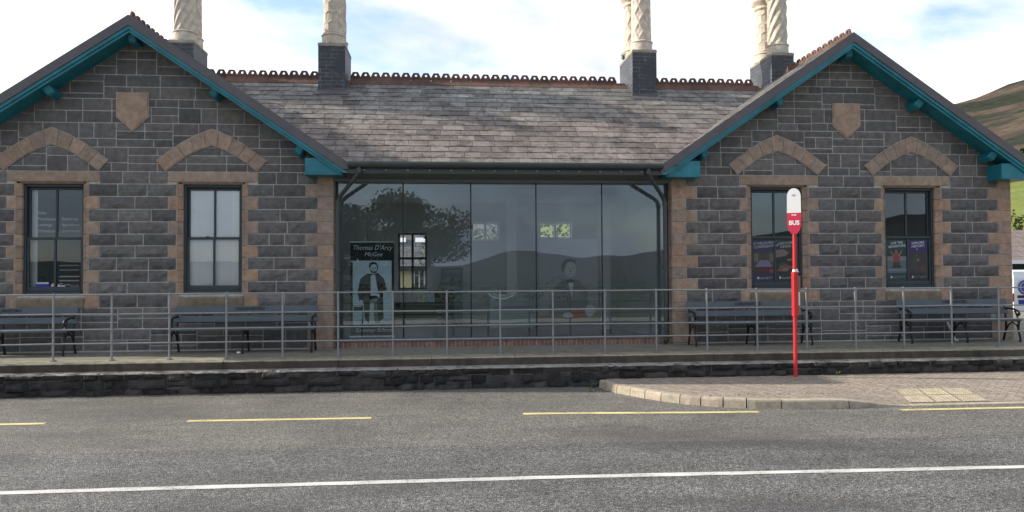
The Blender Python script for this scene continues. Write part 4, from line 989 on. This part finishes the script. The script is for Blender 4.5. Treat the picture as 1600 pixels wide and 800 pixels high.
mb = MB(); mb.box(xm+.25, b1-.06, yy+.042, yy+.0425, 1.155, 1.195, (.2, .11, .14)); tag(mb.build('sticker', M['print']), 'faint reddish strip sticker in the lower right corner of the far left window', 'sticker')
def poster(x0, x1, z0, z1, l1, l2, base, art, label, brand=True):
    mb = MB(); y = yy+.056; mb.box(x0, x1, y, y+.002, z0, z1, base); w_ = x1-x0; h = z1-z0
    for k, (poly, c) in enumerate(art): flat(mb, [(x0+w_*a, z0+h*b) for a, b in poly], y-.001-.0006*k, c)
    text_mb(mb, l1, x0+w_/2, y-.008, z0+h*.925, .066, (.62, .66, .72), rot=R(5), sx=.95, bold=.0012); text_mb(mb, l2, x0+w_/2, y-.008, z0+h*.845, .066, (.62, .66, .72), rot=R(5), sx=.95, bold=.0012)
    flat(mb, disc_pts(x0+w_*.2, z0+h*.10, .022, .026, 10), y-.007, (.6, .65, .72)); text_mb(mb, 'Carlingford', x0+w_*.6, y-.008, z0+h*.10, .055, (.6, .65, .72), rot=R(4), sx=.95)
    mb.c = [tuple(min(.9, 1.5*q) for q in c) for c in mb.c]; tag(mb.build('poster', M['print']), label, 'poster')
def sub_x(a, b): 
    return (a+.055, (a+b)/2-.022), ((a+b)/2+.022, b-.055)
(pa, pb) = sub_x(a3, b3); z0, z1 = 1.15, 1.96
rc_ = lambda a, b, c, d: [(a, b), (c, b), (c, d), (a, d)]
poster(*pa, z0, z1, 'LET THE JOURNEY', 'ACCOMMODATION', (.05, .04, .14), [(rc_(.0, .2, 1, .72), (.12, .075, .085)), ([(.25, .72), (.75, .72), (.62, .64), (.38, .64)], (.05, .055, .12)), (rc_(.0, .48, .22, .68), (.2, .17, .13)), (rc_(.8, .48, 1, .68), (.2, .17, .13)), (rc_(.36, .5, .66, .66), (.12, .07, .05)), ([(.05, .36), (.95, .36), (.72, .52), (.3, .52)], (.24, .22, .36)), (rc_(.0, .2, 1, .36), (.10, .025, .035)), (rc_(.78, .22, .98, .3), (.34, .05, .07))], 'dark blue poster of a bedroom in the lower left pane behind the bus stop')
poster(*pb, z0, z1, 'DISCOVER', 'DINING', (.03, .045, .06), [(rc_(.0, .2, 1, .78), (.035, .03, .03)), ([(.0, .58), (.5, .62), (.7, .7), (.4, .78), (.0, .76)], (.26, .2, .2)), ([(.1, .4), (.5, .36), (.6, .44), (.3, .48)], (.03, .10, .06)), ([(.05, .26), (.5, .24), (.95, .36), (.55, .42), (.2, .38)], (.22, .11, .10)), ([(.55, .5), (.95, .52), (.95, .56), (.6, .55)], (.25, .23, .2)), ([(.3, .28), (.6, .26), (.62, .33), (.4, .34)], (.30, .22, .19))], 'dark poster of plated food half hidden by the bus stop pole')
(pa, pb) = sub_x(a4, b4)
poster(*pa, z0, z1, 'LIVE THE', 'ADVENTURE', (.035, .075, .10), [(rc_(.0, .2, 1, .5), (.16, .19, .23)), (rc_(.0, .5, 1, .6), (.26, .27, .28)), (rc_(.0, .6, 1, .72), (.05, .06, .07)), ([(.32, .46), (.62, .46), (.66, .66), (.3, .66)], (.4, .05, .09)), ([(.14, .72), (.18, .74), (.38, .62), (.34, .58)], (.32, .2, .17)), ([(.80, .74), (.76, .76), (.56, .62), (.62, .58)], (.32, .2, .17)), ([(.38, .66), (.56, .66), (.54, .76), (.4, .76)], (.28, .18, .14)), (rc_(.3, .36, .66, .46), (.05, .09, .05)), ([(.2, .32), (.75, .32), (.66, .38), (.3, .38)], (.05, .05, .06)), (rc_(.0, .24, 1, .30), (.24, .27, .31))], 'poster of a kayaker with raised arms in the far right window')
poster(*pb, z0, z1, 'EXPLORE', 'HISTORY!', (.05, .045, .075), [(rc_(.0, .70, 1, 1), (.07, .035, .2)), (rc_(.0, .2, 1, .70), (.07, .06, .075)), ([(.1, .3), (.5, .25), (.6, .6), (.3, .66)], (.09, .08, .075)), ([(.55, .24), (.9, .22), (.88, .4), (.6, .38)], (.14, .07, .05)), ([(.44, .5), (.56, .47), (.5, .56)], (.3, .3, .28)), (disc_pts(.45, .77, .05, .02, 8), (.4, .4, .5))], 'dark purple poster with a dim dark scene in the far right window')

# ------------------------------------------------------------ railing along the platform edge
rl = empty('railing', (1.8, -1.52, .014), 'long grey galvanised steel railing with four bars along the platform edge', 'railing')
PX = [-6.083+.873*k for k in range(-7, 26)]
for x in PX:
    mb = MB(); t = random.uniform(-.006, .006); y = -1.52
    mb.tube([(x, y, .015), (x, y, 1.0), (x+t, y, 1.075)], .0175, 10); mb.tube([(x, y, .015), (x, y, .03)], .05, 10); build_at(mb, 'post', M['galv'], rl)
for z in (1.05, .742, .500, .283):
    mb = MB(); mb.tube([(x, -1.52+random.uniform(-.002, .002), z+random.uniform(-.004, .004)) for x in PX], .0128, 10); build_at(mb, 'rail', M['galv'], rl)

# ------------------------------------------------------------ benches
def make_bench(L_, loc):
    t = empty('bench', loc); h = L_/2; y0 = loc[1]; x0 = loc[0]; o = loc[2]
    def W_(mb): mb.v = [(x+x0, y+y0, z+o) for x, y, z in mb.v]; return mb
    for k, (y, z) in enumerate(((-.185, .415), (-.085, .42), (.015, .42), (.10, .425))):
        mb = MB(); mb.rbox(-h, h, y-.042, y+.042, z-.018, z+.018, .006, 2); build_at(W_(mb), 'seat_slat', M['bench_paint'], t)
    for z, hh, y in ((.735, .065, .175), (.575, .055, .135)):
        mb = MB(); Mr = Matrix.Translation((0, y, z)) @ Matrix.Rotation(R(-14), 4, 'X'); mb.rbox(-h, h, -.014, .014, -hh, hh, .006, 2, (1, 1, 1), 0, Mr); sl_ = build_at(W_(mb), 'back_slat', M['bench_paint'], t)
        if z > .7:
            mb = MB(); text_mb(mb, 'CARLINGFORD', 0, 0, 0, .075, (.3, .3, .3), bold=.002); ca, sa = math.cos(R(-14)), math.sin(R(-14))
            mb.v = [(a+.05, y+(b-.0155)*ca-c*sa, z+.01+(b-.0155)*sa+c*ca) for a, b, c in mb.v]; build_at(W_(mb), 'lettering', M['iron'], sl_)
    for x, arm in ((-h+.05, 1), (.02, 0), (h-.05, 1)):
        mb = MB(); r_ = .019
        mb.tube([(x, .20, .0), (x, .13, .20), (x, .12, .40), (x, .135, .5), (x, .165, .64), (x, .205, .80)], [.02, .019, .022, .02, .019, .016], 8)
        mb.tube([(x, -.22, .0), (x, -.235, .05), (x, -.185, .22), (x, -.20, .40)], [.022, .018, .019, .022], 8); mb.tube([(x, -.22, .395), (x, .14, .395)], .018, 8)
        mb.tube([(x, -.195, .20), (x, -.15, .31), (x, -.04, .365), (x, .06, .31), (x, .125, .20)], .013, 8)
        if arm:
            mb.tube([(x, .15, .62), (x, .05, .625), (x, -.10, .61), (x, -.19, .58), (x, -.225, .53), (x, -.20, .50), (x, -.175, .53)], .018, 8); mb.tube([(x, -.20, .40), (x, -.15, .50), (x, -.10, .60)], .015, 8)
        build_at(W_(mb), 'iron_frame', M['iron'], t)
    return t
b_x = ((-7.545, 2.45, 'dark grey bench at the far left, with a white cup on its seat'), (-3.47, 2.45, 'dark grey bench under the window with the white blind'), (5.60, 2.28, 'dark grey bench behind the bus stop sign'), (9.69, 2.24, 'dark grey bench at the far right end by the corner of the building'))
for x, ln, lab in b_x:
    tag(make_bench(ln, (x, -.40, 0.0)), lab, 'bench', 'benches along the platform')

# ------------------------------------------------------------ bus stop
px, py = 5.655, -2.10; bz = RZ+.116
bs = empty('bus_stop', (px, py, bz), 'red pole with a rounded white and red BUS sign on the pavement', 'bus stop')
mb = MB(); mb.tube([(px-.006, py, bz), (px, py, 1.0), (px+.01, py, 2.06)], .031, 14); build_at(mb, 'pole', M['red_paint'], bs)
sx, sz = px+.008, 2.35; mb = MB()
hw = .104; zt, zb = 2.70, 1.99
outl = [(sx+hw*math.cos(a), zt-hw*1.25+hw*1.25*math.sin(a)) for a in [math.pi*k/12 for k in range(13)]]
low = [(sx-hw*1.03, 2.10), (sx-hw*.80, 2.02), (sx-hw*.45, 1.965), (sx+hw*.0, 1.95), (sx+hw*.45, 1.965), (sx+hw*.80, 2.02), (sx+hw*1.03, 2.10)]
A_ = R(-27)
def turn(mb_): mb_.v = [(sx+(x-sx)*math.cos(A_)-(y-py)*math.sin(A_), py+(x-sx)*math.sin(A_)+(y-py)*math.cos(A_), z) for x, y, z in mb_.v]; return mb_
mb.prism(outl+[(sx-hw*1.03, 2.30), (sx+hw*1.03, 2.30)], py-.075, py-.045); 
flag = build_at(turn(mb), 'sign', M['sign_white'], bs)
mb = MB(); mb.prism([(sx+hw*1.03, 2.299), (sx-hw*1.03, 2.299)]+low, py-.075, py-.045); build_at(turn(mb), 'sign', M['sign_red'], bs)
mb = MB(); text_mb(mb, 'BUS', sx, py-.0765, 2.135, .098, (1, 1, 1), bold=.004, sx=.95); text_mb(mb, 'STOP', sx, py-.0765, 2.262, .03, (1, 1, 1), bold=.002, sx=1.0)
build_at(turn(mb), 'lettering', M['sign_white'], flag)
mb = MB(); mb.v = []; P1 = disc_pts(sx, 2.585, .022, .022, 14); P2 = disc_pts(sx, 2.585, .016, .016, 14)
mb.grid([[(x, py-.0765, z) for x, z in P1], [(x, py-.0765, z) for x, z in P2]], (.35, .35, .36), closed=True); mb.box(sx-.035, sx+.035, py-.0765, py-.076, 2.575, 2.583, (.35, .35, .36)); build_at(turn(mb), 'emblem', M['sign_white'], flag)
mb = MB(); mb.rbox(px-.037, px+.037, py-.045, py+.045, .62, 1.30, .012, 2); mb.tube([(px, py, 1.30), (px, py, 1.345)], .05, 12)
build_at(mb, 'timetable_case', M['red_paint'], bs)
mb = MB(); mb.rbox(px+.039, px+.085, py-.03, py+.04, .64, 1.28, .006, 1, (.75, .5, .35)); mb.rbox(px+.046, px+.072, py-.034, py-.0305, .80, 1.02, .002, 1, (2.4, 2.4, 2.3)); build_at(mb, 'notice_frame', simple('notice_frame', (.32, .3, .28), .6), bs)
mb = MB(); mb.tube([(px+.002, py, 1.345), (px+.002, py, 1.385)], .033, 12); mb.face([(px-.02, py-.034, 1.36), (px+.06, py-.034, 1.335), (px+.03, py-.034, 1.40)]); build_at(mb, 'tape', M['sign_white'], bs)

# ------------------------------------------------------------ small loose things
mb = MB(); mb.lathe([(.0, .44), (.026, .44), (.036, .53), (.038, .532), (.034, .528), (.025, .445)], -7.56, -.50, 16); tag(mb.build('paper_cup', M['white_paint']), 'white paper cup standing on the far left bench', 'cup')
mb = MB(); mb.rbox(-3.55, -3.49, -.62, -.57, .001, .035, .008, 1); tag(mb.build('litter', M['white_paint']), 'scrap of white paper on the platform below the second bench', 'litter')
mb = MB(); mb.tube([(9.78, -.18, .012), (9.70, -.06, .39)], .022, 8); mb.tube([(9.78, -.18, .012), (9.83, -.20, .008)], .018, 8); tag(mb.build('sun_streak', M['white_paint']), 'pale leaning strip standing in for sunlight under the far right bench', 'sun streak')  # added white strip in place of sunlight falling under the bench

# ------------------------------------------------------------ yard and things behind on the right
mb = MB(); mb.face([(-60, 9, GND), (60, 9, GND), (60, 44, GND), (-60, 44, GND)]); mb.face([(22, -1.5, GND), (60, -1.5, GND), (60, 9, GND), (22, 9, GND)]); tag(mb.build('yard', M['asphalt']), kind='structure')
def house(name, x0, x1, y0, y1, ze, zr_, wall, roof, label, wins=(), door=None, sky=(), fas='white_paint'):
    t = empty(name, ((x0+x1)/2, (y0+y1)/2, GND), label, 'house'); ym = (y0+y1)/2
    mb = MB(); mb.box(x0, x1, y0, y1, GND-.1, ze)
    for x in (x0, x1): mb.face([(x, y0, ze), (x, y1, ze), (x, ym, zr_-.08)])
    build_at(mb, 'wall', wall, t)
    mb = MB(); e = .3; k = (zr_-ze)/(ym-y0); 
    for sd in (-1, 1):
        ye = y0-e if sd < 0 else y1+e; ze_ = ze-e*k+.05
        a = [(x0-.2, ye, ze_), (x1+.2, ye, ze_), (x1+.2, ym, zr_+.05), (x0-.2, ym, zr_+.05)]; b = [(p[0], p[1], p[2]-.12) for p in a]
        if sd > 0: a, b = a[::-1], b[::-1]
        mb.face(a); mb.face(b[::-1])
        for q in range(4): mb.face([a[(q+1) % 4], a[q], b[q], b[(q+1) % 4]])
    rf = build_at(mb, 'roof', roof, t)
    for a, b in sky:
        mb = MB(); yv = lambda z: y0+(z-ze)/k-.06
        mb.face([(a, yv(b), b+.06), (a+.5, yv(b), b+.06), (a+.5, yv(b+.2), b+.26), (a, yv(b+.2), b+.26)], (1.2, 1.2, 1.2)); build_at(mb, 'skylight', M['white_paint'], rf)
    mb = MB(); mb.box(x0-.2, x1+.2, y0-e-.06, y0-e-.001, ze-.3*k-.12, ze-.3*k+.08); build_at(mb, 'fascia', M[fas], t)
    for a, b, c, d in wins:
        mb = MB(); mb.box(a-.08, b+.08, y0-.05, y0-.002, c-.08, c); mb.box(a-.08, b+.08, y0-.05, y0-.002, d, d+.08); mb.box(a-.08, a, y0-.05, y0-.002, c, d); mb.box(b, b+.08, y0-.05, y0-.002, c, d); mb.box((a+b)/2-.03, (a+b)/2+.03, y0-.045, y0-.003, c, d)
        wn = build_at(mb, 'window', M['white_paint'], t); mb = MB(); mb.face([(a, y0-.02, c), (b, y0-.02, c), (b, y0-.02, d), (a, y0-.02, d)]); build_at(mb, 'pane', M['dark_glass'], wn)
    return t
house('yellow_house', -6.5, 2.3, 17.5, 24, 1.9, 5.4, M['yellow_wall'], M['grey_roof'], 'yellow house with a grey roof seen through the hall windows', [(-1.25, -.88, .5, 1.5), (-3.8, -2.8, .6, 1.7)], sky=[(-2.15, 2.62), (-1.25, 2.62)], fas='gutter')
house('white_cottage', 24, 44, 25, 33, 1.95, 3.75, M['white_paint'], M['brown_roof'], 'low white cottage with a brown tiled roof behind the van', [(31.3, 33.2, 1.05, 1.75), (27, 28.2, .5, 1.6)])
house('slate_barn', 30, 62, 46, 54, 3.0, 4.9, M['render'], M['grey_roof'], 'long barn with a blue grey slate roof below the green field', [(44, 45, 1.0, 2.0)])

# van, seen from the rear past the corner of the building
vx, vy = 20.93, 11.0
vn = empty('parked_van', (vx, vy+2.2, GND), 'white van parked beyond the right corner of the station, blue disc on its rear', 'van')
bm = bmesh.new(); prof = [(0, .32), (0, 1.15), (.05, 1.62), (.14, 1.86), (.35, 1.92), (2.7, 1.92), (3.1, 1.80), (3.75, 1.18), (4.5, .98), (4.75, .78), (4.8, .40), (4.7, .30)]
vs = []
for s_ in (-1, 1): vs.append([bm.verts.new((s_*(.94-.12*max(0, z-1.0)), y, z)) for y, z in prof])
n = len(prof)
for k in range(n): bm.faces.new((vs[0][k], vs[0][(k+1) % n], vs[1][(k+1) % n], vs[1][k]))
bm.faces.new(vs[0][::-1]); bm.faces.new(vs[1]); bmesh.ops.recalc_face_normals(bm, faces=bm.faces[:])
bmesh.ops.bevel(bm, geom=[e for e in bm.edges if len(e.link_faces) == 2 and abs(e.verts[0].co.x-e.verts[1].co.x) < .2], offset=.05, segments=3, affect='EDGES')
mb = MB(); mb.addbm(bm, (1, 1, 1), 0, Matrix.Translation((vx, vy, GND)), False); build_at(mb, 'body', M['van_white'], vn)
g = GND
mb = MB(); mb.box(vx-.006, vx+.006, vy-.012, vy+.02, g+.42, g+1.5, (.2, .2, .2)); mb.box(vx-.8, vx+.8, vy-.012, vy+.02, g+.40, g+.41, (.2, .2, .2)); build_at(mb, 'door_seam', M['rubber'], vn)
for s_ in (-1, 1):
    mb = MB(); mb.rbox(vx+s_*.90-.03, vx+s_*.90+.03, vy-.03, vy+.1, g+.80, g+1.10, .02, 2); build_at(mb, 'tail_light', M['tail'], vn)
    for y in (.95, 3.85):
        mb = MB(); cx = vx+s_*.85; mb.lathe([(.0, -.1), (.2, -.1), (.31, -.1), (.33, -.06), (.33, .06), (.31, .1), (.0, .1)], 0, 0, 24); mb.v = [(cx+z, vy+y+x, g+.33+y2) for x, y2, z in mb.v]; wh = build_at(mb, 'wheel', M['rubber'], vn)
        mb = MB(); mb.lathe([(.0, -.105), (.19, -.108), (.20, -.10)], 0, 0, 20); mb.v = [(cx-s_*z*-1.0 if s_ < 0 else cx-z, vy+y+x, g+.33+y2) for x, y2, z in mb.v]; build_at(mb, 'rim', M['chrome'], wh)
mb = MB(); mb.rbox(vx-.93, vx+.93, vy-.10, vy+.12, g+.28, g+.46, .04, 3); build_at(mb, 'bumper', M['rubber'], vn)
mb = MB(); mb.rbox(vx-.74, vx-.30, vy-.025, vy-.005, g+.92, g+1.02, .01, 1); build_at(mb, 'handle', M['rubber'], vn)
mb = MB(); mb.box(vx-.70, vx-.24, vy-.02, vy-.004, g+.70, g+.86, (.25, .4, 1)); build_at(mb, 'number_plate', M['blue'], vn)
mb = MB(); P = disc_pts(vx-.45, g+1.30, .26, .26, 28); flat(mb, P, vy-.016, (1, 1, 1)); mb.f[-1:] = mb.f[-1:]; mb.grid([[(x, vy-.02, z) for x, z in disc_pts(vx-.45, g+1.30, .20, .20, 28)], [(x, vy-.02, z) for x, z in disc_pts(vx-.45, g+1.30, .17, .17, 28)]], (14, 8, 2), closed=True); mb.v = [(x, y+(.02 if z < g+1.15 else .05*(z-g-1.15) if z > g+1.15 else 0)*.0, z) for x, y, z in mb.v]; build_at(mb, 'round_logo', M['blue'], vn)

# hedges, trees and bushes
def leaves(mb, c, r, n, size, tone=(.7, 1.35)):
    for _ in range(n):
        while True:
            p = Vector((random.uniform(-1, 1), random.uniform(-1, 1), random.uniform(-1, 1)))
            if .25 < p.length < 1: break
        k = 1+.35*noise.noise(Vector((p.x*2.1+c[0], p.y*2.1+c[1], p.z*2.1)))
        q = Vector((c[0]+p.x*r[0]*k, c[1]+p.y*r[1]*k, c[2]+p.z*r[2]*k)); a = Vector((random.gauss(0, 1), random.gauss(0, 1), random.gauss(0, 1))).normalized(); b = a.orthogonal().normalized(); c2 = a.cross(b)
        s_ = size*random.uniform(.6, 1.3); t = random.uniform(*tone); col = (t*random.uniform(.9, 1.15), t, t*random.uniform(.7, 1.1))
        mb.face([q-b*s_*.5, q+c2*s_*.3, q+b*s_*.5, q-c2*s_*.3], col)
def tree(loc, h, crown, n, size, label, mat='leaf', group=None, lean=0):
    t = empty('tree', loc, label, 'tree', group); x, y, z = loc; mb = MB()
    pts = [(x, y, z-.1), (x+lean*.3, y, z+h*.25), (x+lean, y, z+h*.6), (x+lean*1.1, y, z+h*.8)]; mb.tube(pts, [h*.035, h*.028, h*.018, h*.008], 8)
    for k in range(6):
        a = k*1.05+random.random(); b0 = Vector(pts[1]).lerp(Vector(pts[2]), .2+.12*k); e_ = b0+Vector((math.cos(a)*crown*.7, math.sin(a)*crown*.6, h*.22)); mb.tube([b0, b0.lerp(e_, .5)+Vector((0, 0, .1*h*.3)), e_], [h*.014, h*.01, h*.004], 6)
    build_at(mb, 'trunk', M['bark'], t); mb = MB()
    for k in range(22):
        a = random.random()*6.28; rr = crown*math.sqrt(random.random())*.75; zz = z+h*random.uniform(.32, .86); f = 1-.5*abs((zz-z)/h-.6)
        leaves(mb, (x+lean+rr*math.cos(a), y+rr*math.sin(a)*.8, zz), (crown*.40*f, crown*.4*f, h*.125), n//22, size)
    build_at(mb, 'crown', M[mat], t); return t
tree((-2.9, -30.4, GND), 7.4, 4.5, 30000, .19, 'broad tree standing across the road, mirrored in the left panes of the glazed front')
def hedge(name, x0, y0, x1, y1, h, n, size, label, mat='leaf', zf=None, jitter=.4, cat='hedge'):
    mb = MB(); L_ = math.hypot(x1-x0, y1-y0); k = max(2, int(L_/(h*.8)))
    for i in range(k+1):
        t = i/k; x, y = x0+(x1-x0)*t+random.uniform(-1, 1)*jitter, y0+(y1-y0)*t+random.uniform(-1, 1)*jitter; z = zf(x, y) if zf else GND; s_ = random.uniform(.75, 1.2)
        leaves(mb, (x, y, z+h*.45*s_), (h*.7, h*.6, h*.55*s_), n//(k+1), size)
    o = mb.build(name, M[mat]); tag(o, label, cat); return o
hedge('hedge', 88, 62, 132, 98, 3.0, 3600, .55, 'dark field hedge along the top of the slope above the barn', zf=hill_h)
hedge('hedge', 62, 76, 112, 52, 2.4, 3600, .45, 'low hedge with pale stones under the green field', zf=hill_h)
hedge('hedge', 118, 172, 205, 138, 4.0, 4200, .8, 'long dark hedge across the top of the green field', zf=hill_h)
hedge('hedge', 2.9, 15.5, 14, 19, 5.4, 8500, .22, 'light green leafy bank behind the hall', 'leaf_light')
hedge('shrub', -1.0, 16.7, -.8, 16.7, 1.35, 420, .10, 'yellow green shrub in front of the yellow house', 'leaf_light', cat='shrub')
for k, (x, y, h) in enumerate(((130, 142, 9), (143, 150, 10), (152, 139, 8), (163, 150, 11))):
    tree((x, y, hill_h(x, y)), h, h*.45, 1300, .9, ['small round tree at the top of the green field, nearest the station corner', 'second rounded tree on the field, beside the nearest one', 'low bushy tree in front of the tallest field tree', 'tallest tree of the group on the green field'][k], 'leaf', 'trees on the green field')
# grass verge and hedge across the road, mirrored in the glass
hedge('hedge', -40, -38, 46, -40, 1.5, 5200, .3, 'long low hedge across the road, mirrored in the glass')

# weeds and blown leaves where walls meet the ground
def weed(loc, n, h, label):
    mb = MB(); x, y, z = loc
    for _ in range(n):
        a = random.random()*6.28; l = h*random.uniform(.5, 1.1); dx, dy = math.cos(a), math.sin(a); w_ = .006+.006*random.random(); t = random.uniform(.7, 1.5); c = (t, t, t*.8); bx, by = x+random.uniform(-.03, .03), y+random.uniform(-.02, .01)
        p = [Vector((bx, by, z)), Vector((bx+dx*l*.3, by+dy*l*.25, z+l*.7)), Vector((bx+dx*l*.75, by+dy*l*.5, z+l))]; s_ = Vector((-dy, dx, 0))*w_
        mb.face([p[0]-s_, p[0]+s_, p[1]+s_*1.3, p[1]-s_*1.3], c); mb.face([p[1]-s_*1.3, p[1]+s_*1.3, p[2]], c)
    tag(mb.build('weed', M['leaf_light']), label, 'weed')
weed((4.12, -.06, .005), 34, .10, 'low green weed at the foot of the right downpipe')
weed((4.17, 3.3, 6.33), 16, .16, 'tuft of weed growing on the top of the chimney with the lattice pots')
weed((2.33, -2.05, RZ), 26, .08, 'small weed where the kerb starts against the black wall')
weed((6.4, -2.03, RZ+.12), 22, .07, 'small weed at the wall foot just right of the bus stop pole')
weed((-5.3, -2.02, RZ), 22, .06, 'small weed at the foot of the black wall on the left')
mb = MB()
for _ in range(46):
    x, y = (random.gauss(2.32, .12), -2.2-abs(random.gauss(0, .16))) if random.random() < .6 else (random.uniform(-7, 2), -2.04-abs(random.gauss(0, .05)))
    a = random.random()*6.28; r = random.uniform(.012, .025); z = RZ+.006
    mb.face([(x+r*math.cos(a), y+r*math.sin(a), z+.004), (x-r*.5*math.sin(a), y+r*.5*math.cos(a), z+.008), (x-r*math.cos(a), y-r*math.sin(a), z+.003), (x+r*.5*math.sin(a), y-r*.5*math.cos(a), z+.001)], random.choice(((3.2, 1.8, .5), (1.8, 1.1, .4), (4, 2.6, .7), (1.2, .9, .5))))
tag(mb.build('fallen_leaves', M['leaf_light']), kind='stuff')
mb = MB()
for _ in range(60):
    x, y = random.uniform(3.6, 5.5), random.gauss(-3.75, .05); r = random.uniform(.004, .014); z = pav_z(x, y)+.001
    mb.face([(x+r, y, z), (x, y+r*.6, z+.006), (x-r, y, z), (x, y-r*.6, z)], random.choice(((.6, .4, .3), (1.2, .8, .4), (.4, .3, .2))))
tag(mb.build('leaf_crumbs', M['leaf_light']), kind='stuff')
